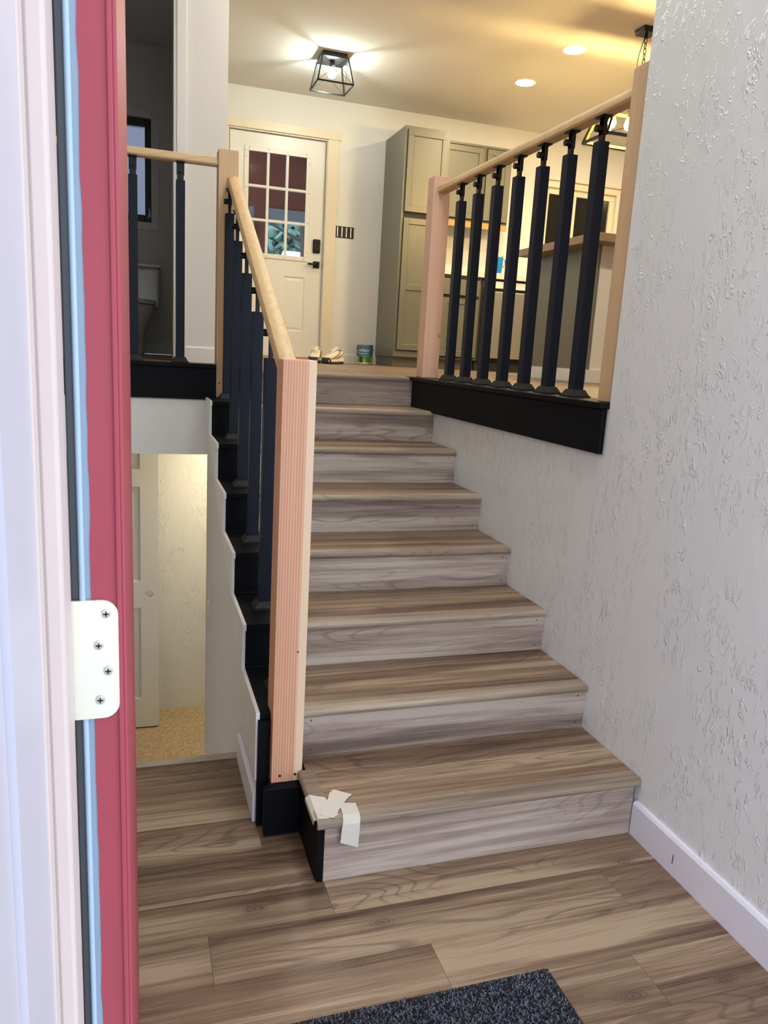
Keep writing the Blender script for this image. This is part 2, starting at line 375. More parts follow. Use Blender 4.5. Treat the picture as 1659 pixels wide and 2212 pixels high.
# entry landing
fe = struct(MB().box(-2.1, 0, -1.24, .30, -.12, -.0085).box(-2.1, -1.08, .3, .67, -.12, -.0085).build('floor', 'floor_vinyl', origin=(0, 0, 0)), 'wood-look plank floor of the entry landing')
joints = {0: [-.95], -1: [-1.256, -.2], -2: [-.753], -3: [-1.45, -.3], -4: [-.95], -5: [-1.2], -6: [-.6], -7: [-1.1], 1: [-1.6], 2: [-1.85], 3: [-1.5], 4: [-1.75], -8: [-.9]}
for n in range(-8, 5):
    ya, yb = .025+.148*(n-1), .025+.148*n
    if n == 4: yb = .669
    ya = max(ya, -1.239)
    if yb <= ya: continue
    if n >= 1:
        segs = [(-2.1, -1.081)]
    elif n == 0: segs = [(-2.1, 0)]
    else: segs = [(-2.1, 0)]
    for xa, xb in segs:
        cuts = [xa]+[j for j in joints.get(n, []) if xa < j < xb]+[xb]
        for a, b in zip(cuts, cuts[1:]):
            if n == 0 and b > -.96:      # this row runs up to the first riser
                BX(a+.0004, b-.0004, ya+.0004, -.001, -.009, 0).build('plank', 'floor_vinyl', fe)
            elif n == 1 or n == 2:
                BX(a+.0004, (-.972 if n == 1 else -1.084)-.0004, ya+.0004, (.218 if n == 1 and False else yb)-.0004, -.009, 0).build('plank', 'floor_vinyl', fe) if b == xb else BX(a+.0004, b-.0004, ya+.0004, yb-.0004, -.009, 0).build('plank', 'floor_vinyl', fe)
            else:
                BX(a+.0004, b-.0004, ya+.0004, yb-.0004, -.009, 0).build('plank', 'floor_vinyl', fe)
struct(MB().prism([(.670, -.12), (.712, -.12), (.712, -.004), (.702, .004), (.676, .004), (.670, 0)], 'X', -2.1, -1.082).build('trim_1', 'stainless' if False else 'nosing_vinyl'), 'grey-brown edge strip at the top of the lower stairs')

# lower flight and lower room
ls = thing('lower_staircase', 'carpeted flight going down from the entry landing', 'staircase', (-1.59, .72, ZLOW))
for k in range(1, 8):
    y = .712+(k-1)*.19; z = -k*.1563
    BX(-2.098, -1.082, y, y+.2, z-.1, z).build('carpeted_tread', 'carpet_tan', ls, bevel=.012)
struct(BX(-4, 1.5, 2.0, 5.0, ZLOW-.1, ZLOW).build('floor_lower', 'carpet_tan', origin=(0, 0, 0)), 'tan carpet of the lower level')
struct(BX(-4, 1.5, 3.65, 3.77, ZLOW, .835).build('wall_lower_back', 'wall_plaster', origin=(0, 0, 0)), 'cream lit plaster wall of the lower level')
struct(BX(-4, 1.5, 2.2, 3.77, .835, .93).build('ceiling_lower', 'ceiling_paint', origin=(0, 0, 0)))
struct(BX(-.95, 1.5, 2.06, 2.15, ZLOW, .835).build('wall_lower_front', 'smooth_plaster', origin=(0, 0, 0)))
struct(BX(-4, -3.9, 2.0, 3.65, ZLOW, .835).build('wall_lower_left', 'smooth_plaster', origin=(0, 0, 0)))
struct(BX(1.4, 1.5, 2.15, 3.65, ZLOW, .835).build('wall_lower_right', 'smooth_plaster', origin=(0, 0, 0)))
struct(BX(-4, -2.1, 1.95, 2.0, ZLOW, .835).build('wall_lower_entry', 'smooth_plaster', origin=(0, 0, 0)))
tag(MB().lathe([(.13, .835), (.14, .80), (.10, .765), (.0, .755)], (-.55, 3.22, 0), 24).build('added_dome_light', 'added_dome_warm', smooth=True), 'round glowing dome light added out of view on the lower-level ceiling', 'ceiling light')  # unseen lamp added to light the lower level warmly

# ------------------------------------------------------------------ baseboards and casings
def baseboard_poly(y0, z0, h, t, s=-1): return [(y0, z0), (y0+s*t, z0), (y0+s*t, z0+h-.008), (y0+s*t*.4, z0+h), (y0, z0+h)]
struct(MB().prism([(0, 0), (-.015, 0), (-.015, .098), (-.010, .106), (0, .106)], 'Y', -1.1, -.002).build('baseboard_right', 'blue_white_trim'), 'white baseboard along the textured entry wall')
BX(-.0162, -.0152, -.195, -.193, .035, .062).build('pencil_mark', 'slot_dark', bpy.data.objects['baseboard_right'])
struct(MB().prism([(-1.081, 0), (-1.094, 0), (-1.094, .085), (-1.088, .092), (-1.081, .092)], 'Y', .30, .668).build('baseboard_stair', 'blue_white_trim'), 'white baseboard on the partition beside the newel')
struct(MB().prism(baseboard_poly(3.1, ZU, .092, .014), 'X', -1.125, -.895).build('baseboard_hall', 'white_trim'), 'white baseboard under the hall wall')
struct(MB().prism(baseboard_poly(5.4, ZU, .085, .013), 'X', -2.7, -1.04).build('baseboard_bathroom', 'white_trim'))
struct(MB().prism(baseboard_poly(6.0, ZU, .088, .013), 'X', .475, .935).build('baseboard_back', 'white_trim'), 'white baseboard between back door and pantry')
# bathroom doorway casing
t2 = struct(empty('trim_2', (-1.185, 3.1, ZU)), 'white casing around the bathroom doorway')
BX(-1.192, -1.176, 3.095, 3.225, ZU, ZU+2.06).build('jamb', 'white_trim', t2); BX(-1.176, -1.122, 3.086, 3.1, ZU, ZU+2.11).build('side_casing', 'white_trim', t2, bevel=.003)
BX(-2.0, -1.122, 3.086, 3.1, ZU+2.05, ZU+2.11).build('head_casing', 'white_trim', t2); BX(-2.01, -1.95, 3.086, 3.1, ZU, ZU+2.05).build('side_casing', 'white_trim', t2)
BX(-1.95, -1.192, 3.095, 3.225, ZU+2.045, ZU+2.06).build('head_jamb', 'white_trim', t2)

# ------------------------------------------------------------------ upper staircase
st = thing('staircase', 'wood-look staircase of eight risers climbing to the upper landing', 'staircase', (-.48, 0, 0))
def nosing(x0, x1, y, z):
    """rounded stair nose: front edge at y, top at z"""
    p = [(y+.055, z), (y+.012, z), (y+.004, z-.003), (y, z-.010), (y, z-.017), (y+.004, z-.023), (y+.014, z-.025), (y+.014, z-.009), (y+.055, z-.009)]
    return MB().prism(p, 'X', x0, x1)
for k in range(1, 9):
    xl = XL
    BX(xl, -.0005 if k > 1 else -.0155, ry(k), ry(k)+.012, tz(k-1), tz(k)-.0235).build('riser', 'riser_vinyl', st)
    nosing(xl if k > 1 else -.974, -.0015, ry(k)-.012, tz(k)).build('nosing', 'nosing_vinyl', st, smooth=True)
    if k < 8:
        ya, yb = ry(k)+.044, ry(k+1)-.0005
        xa = xl if k > 1 else -.93
        if k == 1:
            BX(xa, -.0015, ya, ya+.150, tz(k)-.009, tz(k)-.0005).build('tread_board', 'floor_vinyl', st); BX(xl, -.0015, ya+.1508, yb, tz(k)-.009, tz(k)-.0005).build('tread_board', 'floor_vinyl', st)
        else:
            s_ = ya+[0, 0, .12, .17, .09, .15, .11, .16][k]
            BX(xa, -.0015, ya, s_-.0004, tz(k)-.009, tz(k)-.0005).build('tread_board', 'floor_vinyl', st); BX(xa, -.0015, s_+.0004, yb, tz(k)-.009, tz(k)-.0005).build('tread_board', 'floor_vinyl', st)
    # rough carriage under the tread
    if k < 8: BX(xl+.002, -.004, ry(k)+.0125, ry(k+1)-.001, max(tz(k-1)-.05, -.008), tz(k)-.0095).build('step_core', 'bark', st)
# nosing return on the open end of the first tread
ret = MB().prism([(-.93, tz(1)-.0003), (-.966, tz(1)-.0003), (-.972, tz(1)-.003), (-.976, tz(1)-.010), (-.976, tz(1)-.018), (-.970, tz(1)-.025), (-.958, tz(1)-.025), (-.958, tz(1)-.009), (-.93, tz(1)-.009)], 'Y', .036, .246).build('nosing', 'nosing_vinyl', st, smooth=True)
# nails in the riser corners
for k in range(2, 9):
    for x, dz in ((-.03, .115), (-.03, .022), (-.925, .115), (-.925, .022)):
        MB().lathe([(.0024, 0), (.0024, -.0012)], (x, ry(k), tz(k-1)+dz), 8, 'Y').build('nail_head', 'slot_dark', st)
BX(-.970, XL-.001, .002, .2495, 0, tz(1)-.026).build('end_board', 'black_paint', st)

# black stepped capping on the partition
t3 = struct(empty('trim_3', (-1.02, .3, 0)), 'black painted stepped capping on the partition wall')
for k in range(2, 8):
    zt = tz(k)+.015
    yf = .288 if k == 2 else ry(k)-.032
    ye = ry(k+1)-.0125 if k < 7 else 2.054
    if k == 2: MB().prism([(-1.0803, yf), (-1.0515, yf), (-1.0515, .3405), (-.9525, .3405), (-.9525, ye), (-1.0803, ye)], 'Z', zt-.02, zt).build('cap_board', 'black_paint', t3, bevel=.0015)
    else: BX(-1.0803, -.9525, yf, ye, zt-.02, zt).build('cap_board', 'black_paint', t3, bevel=.0015)
    if k > 2: BX(-1.0803, -.9545, ry(k)-.012, ry(k)-.0005, tz(k-1)+.0155, zt-.0205).build('face_board', 'black_paint', t3)
BX(-1.086, -1.0515, .278, .2945, 0.0, tz(2)-.0055).build('face_board', 'black_paint', t3)
BX(-1.0725, -.9715, .222, .249, 0, .146).build('newel_plinth', 'black_paint', t3, bevel=.002)
BX(-.9610, XL-.001, .250, .3445, 0, tz(1)-.001).build('filler_board', 'black_paint', t3)
pts = [(.289, .14)]
for k in range(2, 8):
    zt = tz(k)+.0155; yf = .289 if k == 2 else ry(k)-.0335
    if k > 2: pts += [(ry(k)-.0135, tz(k-1)+.0155), (ry(k)-.0135, zt-.021), (yf, zt-.021)]
    pts.append((yf, zt))
pts += [(2.048, tz(7)+.0155), (2.048, 1.045)]
struct(MB().prism(pts, 'X', -1.0915, -1.0808).build('trim_8', 'white_trim'), 'white stringer board edging the black stepped caps')
# black fascia under the balcony
t4 = struct(empty('trim_4', (-1.5, 2.05, 1.1)), 'black fascia and cap at the balcony edge')
BX(-2.1, -1.046, 2.05, 2.0695, 1.10, 1.247).build('fascia_board', 'black_paint', t4, bevel=.002); BX(-2.1, -1.046, 2.036, 2.155, 1.2475, 1.266).build('cap_board', 'black_paint', t4, bevel=.002)
# black skirt on the right-hand low wall
t5 = struct(empty('trim_5', (0, 1.2, 1.1)), 'black skirt board and cap below the landing railing')
BX(-.019, -.0005, .376, 2.148, 1.087, 1.2295).build('skirt_board', 'black_paint', t5, bevel=.003); BX(-.034, .125, .37, 2.215, 1.23, 1.25).build('cap_board', 'black_paint', t5, bevel=.003)
struct(BX(.002, .115, .37, 2.6, 1.086, 1.229).build('wall_low', 'smooth_plaster'))

# ------------------------------------------------------------------ railings
def make_baluster(parent, x, y, zb, ztop, zrail, face, slope=0.0):
    """square black sleeve with pyramid shoe, flat rod and pivot connector; face: direction the pivot disc looks to"""
    h = .0195
    b = BX(x-h, x+h, y-h, y+h, zb+.004, ztop).build('baluster', 'navy_black_metal', parent, origin=(x, y, zb), bevel=.0015)
    MB().frustum((x, y), zb, zb+.006, .039, .039, .039, .039).frustum((x, y), zb+.006, zb+.026, .036, .036, .024, .024).build('base_shoe', 'shoe_grey_black', b)
    zc_ = (ztop+zrail)/2
    MB().box(x-.006, x+.006, y-.011, y+.011, ztop-.01, zrail-.004).build('rod', 'iron_black', b) if face == 'X' else MB().box(x-.014, x+.014, y-.005, y+.005, ztop-.01, zrail-.004).build('rod', 'iron_black', b)
    m = MB()
    if face == 'X': m.lathe([(.0115, -.026), (.0115, -.004)], (x, y, zc_), 12, 'X').box(x-.006, x+.008, y-.0125, y+.0125, zc_-.018, zrail-.006)
    else: m.lathe([(.008, -.020), (.008, -.004)], (x, y, zc_), 12, 'Y').box(x-.0165, x+.0165, y-.006, y+.006, zc_-.016, zrail-.006)
    m.build('pivot_connector', 'iron_black', b)
    w = .024
    MB().prism([(y-w, zrail-.005-slope*w), (y+w, zrail-.005+slope*w), (y+w, zrail-.0003+slope*w), (y-w, zrail-.0003-slope*w)], 'X', x-.018, x+.018).build('rail_plate', 'iron_black', b)
    return b
def rail_profile():
    # cross-section (across, up), rounded top
    return [(-.022, 0), (.022, 0), (.027, .006), (.0275, .022), (.022, .033), (.012, .037), (-.012, .037), (-.022, .033), (-.0275, .022), (-.027, .006)]
def rail(p0, p1, parent, mat):
    """p0,p1: underside centre line; plumb-cut ends"""
    p0, p1 = Vector(p0), Vector(p1); d = p1-p0; q = Vector((d.y, -d.x, 0)).normalized(); pr = rail_profile(); n = len(pr)
    k = 1/math.cos(math.atan2(d.z, math.hypot(d.x, d.y)))
    vs = [p+q*a+Vector((0, 0, b*k)) for p in (p0, p1) for a, b in pr]
    return MB().add(vs, [tuple(range(n)), tuple(range(2*n-1, n-1, -1))]+[(i, (i+1) % n, n+(i+1) % n, n+i) for i in range(n)]).build('handrail', mat, parent, smooth=True)
# stair railing between the flights
ra = thing('stair_railing', 'sloping pine handrail with salmon fir newel beside the stairs', 'railing', (-1.0, .3, 0))
nw = BX(-1.0505, -.9615, .2505, .3395, .1465, 1.333).build('newel_post', 'fir_post', ra, bevel=.003)
for x in (-1.026, -.982): MB().lathe([(.004, 0), (.004, -.0015)], (x, .2505, .168), 10, 'Y').build('screw_hole', 'slot_dark', nw)
MB().lathe([(.0025, 0), (.0025, -.0015)], (-.986, .2505, .54), 8, 'Y').build('screw_hole', 'slot_dark', nw)
up_n = BX(-1.0425, -.9535, 2.056, 2.145, tz(7)+.0152, 2.222).build('newel_post', 'fir_plain', ra, bevel=.003)
MB().lathe([(.004, 0), (.004, -.0015)], (-1.028, 2.056, 1.18), 8, 'Y').build('screw_hole', 'slot_dark', up_n)
ra0, ra1 = Vector((-1.021, .340, 1.292)), Vector((-.976, 2.0555, 2.072))
rail(ra0, ra1, ra, 'pine_rail')
sl = (ra1.z-ra0.z)/(ra1.y-ra0.y)
for k in range(2, 8):
    y = .758+(k-3)*.306; zb = tz(k)+.015; t = (y-ra0.y)/(ra1.y-ra0.y)
    make_baluster(ra, -.999, y, zb, zb+.826, ra0.z+sl*(y-ra0.y), 'X', sl)
# balcony railing
rb = thing('balcony_railing', 'level pine handrail on black balusters in front of the bathroom', 'railing', (-1.5, 2.095, 1.266))
rail((-2.1, 2.098, 2.153), (-1.043, 2.098, 2.153), rb, 'pine_rail_across')
for x in (-1.207, -1.412, -1.617, -1.822): make_baluster(rb, x, 2.095, 1.2663, 2.073, 2.153, 'Y')
# landing railing
rc = thing('landing_railing', 'level handrail with seven black balusters above the black skirt', 'railing', (.045, 1.2, 1.25))
pk = BX(.0, .089, 2.06, 2.149, 1.2503, 2.233).build('newel_post', 'fir_pink', rc, bevel=.003)
BX(.0125, .1015, .3705, .4595, 1.2503, 2.232).build('newel_post', 'fir_plain', rc, bevel=.002)
MB().lathe([(.0, -.0025), (.009, -.002), (.012, 0)], (.082, 2.06, 1.47), 14, 'Y').build('knot', 'raw_wood_edge', pk)
rail((.0475, .460, 2.153), (.0475, 2.0595, 2.153), rc, 'pine_rail')
for i in range(7): make_baluster(rc, .046, .652+i*.1925, 1.2503, 2.075, 2.153, 'X')

# ------------------------------------------------------------------ front door at the left
fd = struct(empty('door_1', (-1.437, -.65, 1.2)), 'red front door standing open, hinge edge towards the viewer')
BX(-1.452, -1.415, -1.098, -.19, .012, 2.03).build('door_leaf', 'jamb_grey', fd, bevel=.001)
BX(-1.4155, -1.4115, -1.1005, -.188, .012, 2.032).build('exterior_skin', 'red_paint', fd, bevel=.0015)
# painted strip on the hinge edge with its uneven paint line
random.seed(3); zs = [.012+i*(2.02/90) for i in range(91)]
pl = [(-1.4155, z) for z in zs]+[(-1.4370+random.uniform(-.0007, .0007), z) for z in reversed(zs)]
MB().prism(pl, 'Y', -1.0995, -1.097).build('painted_edge', 'red_paint', fd)
pl = [(-1.4365, z) for z in zs]+[(-1.4415, z) for z in reversed(zs)]
MB().prism(pl, 'Y', -1.0988, -1.097).build('primed_edge', 'primer_blue', fd)
MB().tube([(-1.4438, -1.0995, .012), (-1.4438, -1.0995, 2.03)], .0024, 10).build('edge_seal', 'weather_strip_blue', fd, smooth=True)
MB().prism([(-1.4145, .012), (-1.4185, .012), (-1.4185, 2.03), (-1.4145, 2.03)], 'Y', -1.1022, -1.0995).build('edge_bead', 'red_paint', fd, bevel=.001)
# hinge leaf
def rounded(x0, x1, z0, z1, r, n=7):
    P = [(x0, z0)]
    for k in range(n+1):
        a = -math.pi/2+math.pi/2*k/n; P.append((x1-r+r*math.cos(a), z0+r+r*math.sin(a)))
    for k in range(n+1):
        a = math.pi/2*k/n; P.append((x1-r+r*math.cos(a), z1-r+r*math.sin(a)))
    return P+[(x0, z1)]
hz0, hz1 = 1.058, 1.158
hl = MB().prism(rounded(-1.4525, -1.4175, hz0, hz1, .0125), 'Y', -1.1035, -1.1).build('hinge_leaf', 'brass', fd, bevel=.0006)
for x, z in ((-1.4265, 1.147), (-1.4325, 1.121), (-1.4258, 1.099), (-1.4322, 1.0745)):
    sc = MB().lathe([(.0038, -.0005), (.0036, -.0014), (.001, -.0017)], (x, -1.1035, z), 16, 'Y').build('screw', 'screw_steel', hl, smooth=True)
    MB().box(x-.0022, x+.0022, -1.1056, -1.1049, z-.0005, z+.0005).box(x-.0005, x+.0005, -1.1056, -1.1049, z-.0022, z+.0022).build('screw_slot', 'slot_dark', hl)
MB().tube([(-1.4565, -1.099, hz0), (-1.4565, -1.099, hz1)], .0042, 12).build('knuckle', 'brass', hl, smooth=True)
for z in (1.135, 1.112, 1.094, 1.076): BX(-1.4612, -1.4518, -1.1036, -1.0945, z-.0004, z+.0004).build('knuckle_joint', 'slot_dark', hl)
# jamb and outside casing
t6 = struct(empty('trim_6', (-1.49, -1.17, 1.2)), 'white front door jamb with beige caulked stop')
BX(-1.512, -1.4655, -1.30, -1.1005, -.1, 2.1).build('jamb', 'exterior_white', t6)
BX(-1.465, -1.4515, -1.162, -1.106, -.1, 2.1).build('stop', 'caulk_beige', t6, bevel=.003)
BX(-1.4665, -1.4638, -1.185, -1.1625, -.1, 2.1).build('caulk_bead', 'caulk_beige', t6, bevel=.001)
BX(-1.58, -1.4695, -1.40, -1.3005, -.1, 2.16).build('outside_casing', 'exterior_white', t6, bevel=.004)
for o_ in (fd, t6): o_.location.x -= .0042; o_.rotation_euler.y = -.0040

# ------------------------------------------------------------------ panelled door helpers (faces look towards -Y)
def recessed_panel(m, x0, x1, z0, z1, yf, depth=.008, bev=.018, field=.024, rise=.005):
    """ogee-like recessed panel filling the hole x0..x1,z0..z1 of a frame whose face is yf"""
    def q(i, y): return [(x0+i, y, z0+i), (x1-i, y, z0+i), (x1-i, y, z1-i), (x0+i, y, z1-i)]
    L = [q(0, yf), q(bev*.5, yf+depth), q(bev, yf+depth), q(bev+field*.6, yf+depth-rise)]
    vs = [v for l in L for v in l]; fs = []
    for a in range(3):
        for k in range(4): fs.append((a*4+k, a*4+(k+1) % 4, a*4+4+(k+1) % 4, a*4+4+k))
    fs.append((12, 13, 14, 15))
    m.add(vs, fs); return m
def frame(m, x0, x1, z0, z1, holes, ya, yb):
    """slab with rectangular holes (through)"""
    xs = sorted({x0, x1}|{h[0] for h in holes}|{h[1] for h in holes}); zs_ = sorted({z0, z1}|{h[2] for h in holes}|{h[3] for h in holes})
    for i in range(len(xs)-1):
        for j in range(len(zs_)-1):
            cx, cz = (xs[i]+xs[i+1])/2, (zs_[j]+zs_[j+1])/2
            if any(h[0] < cx < h[1] and h[2] < cz < h[3] for h in holes): continue
            m.box(xs[i], xs[i+1], ya, yb, zs_[j], zs_[j+1])
    return m
# back door
bd = struct(empty('door_2', (-.107, 6.03, ZU)), 'white back door with nine panes and a black lever')
ya, yb = 6.03, 6.074; dx0, dx1, dz0, dz1 = -.56, .345, ZU+.035, 3.31
gx0, gx1, gz0, gz1 = -.40, .185, 2.225, 3.165
ph = [(-.40, -.20, 1.53, 2.05), (-.025, .185, 1.53, 2.05)]
frame(MB(), dx0, dx1, dz0, dz1, [(gx0, gx1, gz0, gz1)]+ph, ya, yb).build('door_slab', 'door_white', bd)
for h in ph: recessed_panel(MB(), *h, ya, .008, .02, .03).build('door_panel', 'door_white', bd)
lf = MB(); frame(lf, gx0-.025, gx1+.025, gz0-.025, gz1+.025, [(gx0+.018, gx1-.018, gz0+.018, gz1-.018)], ya-.010, ya+.001)
lf = lf.build('lite_frame', 'door_white', bd, bevel=.004)
for i in range(4):
    for (x, z) in ((gx0+.02+i*.18, gz0-.01), (gx0+.02+i*.18, gz1+.01), (gx0-.01, gz0+.06+i*.27), (gx1+.01, gz0+.06+i*.27)):
        MB().lathe([(.004, 0), (.004, -.001)], (x, ya-.010, z), 8, 'Y').build('screw_plug', 'slot_dark', lf)
cw = (gx1-gx0-.036)/3; chh = (gz1-gz0-.036)/3
for i in (1, 2):
    x = gx0+.018+i*cw; BX(x-.011, x+.011, ya-.008, ya+.03, gz0+.018, gz1-.018).build('muntin', 'door_white', bd, bevel=.003)
    z = gz0+.018+i*chh; BX(gx0+.018, gx1-.018, ya-.0075, ya+.0295, z-.011, z+.011).build('muntin', 'door_white', bd, bevel=.003)
for i in range(3):
    for j in range(3): BX(gx0+.018+i*cw+.0105, gx0+.018+(i+1)*cw-.0105, ya+.010, ya+.014, gz0+.018+j*chh+.0105, gz0+.018+(j+1)*chh-.0105).build('pane', 'pane_glass', bd)
kp = BX(.252, .326, ya-.026, ya-.0005, 2.288, 2.418).build('keypad_lock', 'iron_black', bd, bevel=.012, seg=3); MB().lathe([(.010, 0), (.010, -.006)], (.289, ya-.026, 2.318), 14, 'Y').build('thumb_turn', 'iron_black', kp)
lv = BX(.262, .326, ya-.012, ya-.0005, 2.148, 2.212).build('lever_rose', 'iron_black', bd, bevel=.003)
BX(.200, .300, ya-.055, ya-.040, 2.170, 2.190).build('lever', 'iron_black', lv, bevel=.003); BX(.284, .304, ya-.055, ya-.012, 2.170, 2.190).build('lever_neck', 'iron_black', lv)
BX(.3452, .3475, ya+.005, ya+.035, 2.15, 2.21).build('latch_plate', 'iron_black', bd)
t7 = struct(empty('trim_7', (-.1, 6.0, ZU)), 'cream painted casing around the back door')
BX(.355, .36, 6.0, 6.10, ZU, DZT).build('jamb', 'cream_trim', t7); BX(-.575, -.57, 6.0, 6.10, ZU, DZT).build('jamb', 'cream_trim', t7); BX(-.575, .36, 6.0, 6.10, 3.318, DZT).build('head_jamb', 'cream_trim', t7)
BX(.3605, .468, 5.984, 5.9995, ZU, 3.33).build('side_casing', 'cream_trim', t7, bevel=.002); BX(-.68, -.5755, 5.984, 5.9995, ZU, 3.33).build('side_casing', 'cream_trim', t7, bevel=.002)
BX(-.70, .488, 5.98, 5.9995, 3.331, 3.41).build('head_casing', 'cream_trim', t7, bevel=.002)
BX(-.56, .345, 5.99, 6.12, ZU, ZU+.03).build('threshold', 'raw_wood_edge', t7)
# lower-level six-panel door
ld = struct(empty('door_3', (-1.66, 3.4, ZLOW)), 'white six-panel door ajar at the foot of the lower stairs')
lx0, lx1, lz0, lz1, ly = -2.035, -1.274, ZLOW+.012, ZLOW+2.03, 3.38
hs = []
for a, b in ((lx1-.118-.24, lx1-.112), (lx0+.112, lx0+.118+.24)):
    for z0, z1 in ((ZLOW+.22, ZLOW+.872), (ZLOW+1.05, ZLOW+1.688), (ZLOW+1.795, ZLOW+1.93)): hs.append((a, b, z0, z1))
kh = (-1.363, -1.307, -.311, -.255)
m = frame(MB(), lx0, lx1, lz0, lz1, hs+[kh], ly, ly+.035)
# round knob bore in the square left open
n = 24; cx, cz = -1.335, -.283; ring = [(cx+.027*math.cos(2*math.pi*k/n), cz+.027*math.sin(2*math.pi*k/n)) for k in range(n)]
sq = []
for k in range(n):
    c_, s_ = math.cos(2*math.pi*k/n), math.sin(2*math.pi*k/n); q = .028/max(abs(c_), abs(s_)); sq.append((cx+q*c_, cz+q*s_))
vs = [(x, ly, z) for x, z in ring]+[(x, ly, z) for x, z in sq]+[(x, ly+.035, z) for x, z in ring]
fs = []
for k in range(n): j = (k+1) % n; fs += [(k, j, n+j, n+k), (k, j, 2*n+j, 2*n+k)]
m.add(vs, fs); m.build('door_slab', 'door_white', ld)
for h in hs: recessed_panel(MB(), *h, ly, .016, .034, .04, .010).build('door_panel', 'door_white', ld)
BX(lx1, lx1+.0015, ly+.006, ly+.029, -.315, -.25).build('latch_plate', 'screw_steel', ld)
# light switch on the partition
sw = thing('light_switch', 'pale switch plate on the partition wall above the lower stairs', 'light switch', (-1.081, 1.825, .167))
p_ = BX(-1.086, -1.0805, 1.79, 1.86, .11, .225).build('switch_plate', 'switch_white', sw, bevel=.002); BX(-1.093, -1.086, 1.82, 1.83, .155, .178).build('toggle', 'switch_white', p_)

# ------------------------------------------------------------------ kitchen
def cab_door(parent, x0, x1, z0, z1, yf, mid=None, name='cabinet_door', st_=.052):
    holes = [(x0+st_, x1-st_, z0+st_, (mid-st_/2 if mid else z1-st_))]
    if mid: holes.append((x0+st_, x1-st_, mid+st_/2, z1-st_))
    d = frame(MB(), x0, x1, z0, z1, holes, yf-.019, yf-.0005).build(name, 'cabinet_paint', parent, bevel=.0015)
    for h in holes: recessed_panel(MB(), *h, yf-.019, .009, .010, .001, .0).build('panel', 'cabinet_paint', d)
    return d
pc = thing('pantry_cabinet', 'tall grey-green pantry cabinet beside the back door', 'cabinet', (1.16, 5.7, ZU))
MB().box(.938, 1.378, 5.41, 5.998, ZU+.095, 3.397).build('body', 'cabinet_paint', pc, bevel=.002)
BX(.955, 1.378, 5.47, 5.998, ZU+.0005, ZU+.0945).build('toe_kick', 'cabinet_paint', pc)
BX(.962, 1.356, 5.408, 5.4098, 1.40, 3.37).build('shadow_gap', 'cabinet_gap', pc)
cab_door(pc, .966, 1.352, 2.66, 3.366, 5.409); cab_door(pc, .966, 1.352, 1.408, 2.605, 5.409, 1.99)
for x0, x1, lab in ((1.382, 1.868, 'grey-green wall cabinet next to the tall pantry'), (1.870, 2.16, 'narrow grey-green wall cabinet nearest the kitchen window')):
    uc = thing('wall_cabinet', lab, 'cabinet', ((x0+x1)/2, 5.85, 2.67), 'grey-green wall cabinets')
    BX(x0, x1, 5.70, 5.998, 2.69, 3.405).build('body', 'cabinet_paint', uc, bevel=.002); BX(x0+.012, x1-.012, 5.698, 5.6998, 2.70, 3.385).build('shadow_gap', 'cabinet_gap', uc)
    cab_door(uc, x0+.018, x1-.018, 2.712, 3.372, 5.699)
    BX(x0, x1, 5.702, 5.72, 2.635, 2.6895).build('light_rail', 'raw_wood_edge', uc)
for x0, x1, lab in ((1.382, 1.80, 'grey-green base cabinet between pantry and dishwasher'), (2.45, 2.86, 'grey-green base cabinet right of the dishwasher'), (2.862, 3.75, 'wide grey-green sink base cabinet under the window')):
    bc = thing('base_cabinet', lab, 'cabinet', ((x0+x1)/2, 5.7, ZU), 'grey-green base cabinets')
    BX(x0, x1, 5.41, 5.998, ZU+.10, 2.134).build('body', 'cabinet_paint', bc); BX(x0, x1, 5.48, 5.998, ZU+.0005, ZU+.0995).build('toe_kick', 'cabinet_paint', bc)
    BX(x0+.01, x1-.01, 5.408, 5.4098, ZU+.11, 2.12).build('shadow_gap', 'cabinet_gap', bc)
    cab_door(bc, x0+.02, x1-.02, ZU+.125, 1.925, 5.409); BX(x0+.02, x1-.02, 5.390, 5.4085, 1.955, 2.105).build('drawer_front', 'cabinet_paint', bc, bevel=.003)
dw = thing('dishwasher', 'stainless steel dishwasher under the pale countertop', 'dishwasher', (2.12, 5.7, ZU))
BX(1.806, 2.445, 5.43, 5.99, ZU+.10, 2.13).build('tub_housing', 'cabinet_gap', dw); BX(1.83, 2.43, 5.385, 5.4295, ZU+.13, 2.02).build('door_front', 'stainless', dw, bevel=.006)
BX(1.83, 2.43, 5.395, 5.4295, 2.05, 2.115).build('control_strip', 'dish_white', dw, bevel=.003); BX(1.806, 2.445, 5.45, 5.99, ZU+.0005, ZU+.0995).build('kick_plate', 'cabinet_gap', dw)
tag(BX(1.382, 3.75, 5.375, 5.998, 2.1365, 2.190).build('countertop', 'quartz', bevel=.004), 'pale stone countertop running along the back wall', 'countertop')
# tumbler
cu = thing('tumbler', 'bright blue travel tumbler with handle on the countertop', 'tumbler', (2.04, 5.55, 2.1905))
MB().lathe([(.027, 2.1905), (.030, 2.20), (.037, 2.30), (.038, 2.36), (.036, 2.361)], (2.04, 5.55, 0), 24).build('body', 'cup_blue', cu, smooth=True)
MB().lathe([(.037, 2.3612), (.037, 2.372), (.030, 2.378), (.0, 2.378)], (2.04, 5.55, 0), 24).build('lid', 'lamp_glass', cu, smooth=True)
MB().tube([(2.074, 5.55, 2.345), (2.10, 5.55, 2.34), (2.106, 5.55, 2.31), (2.098, 5.55, 2.28), (2.071, 5.55, 2.268)], .005, 8).build('handle', 'cup_blue', cu, smooth=True)
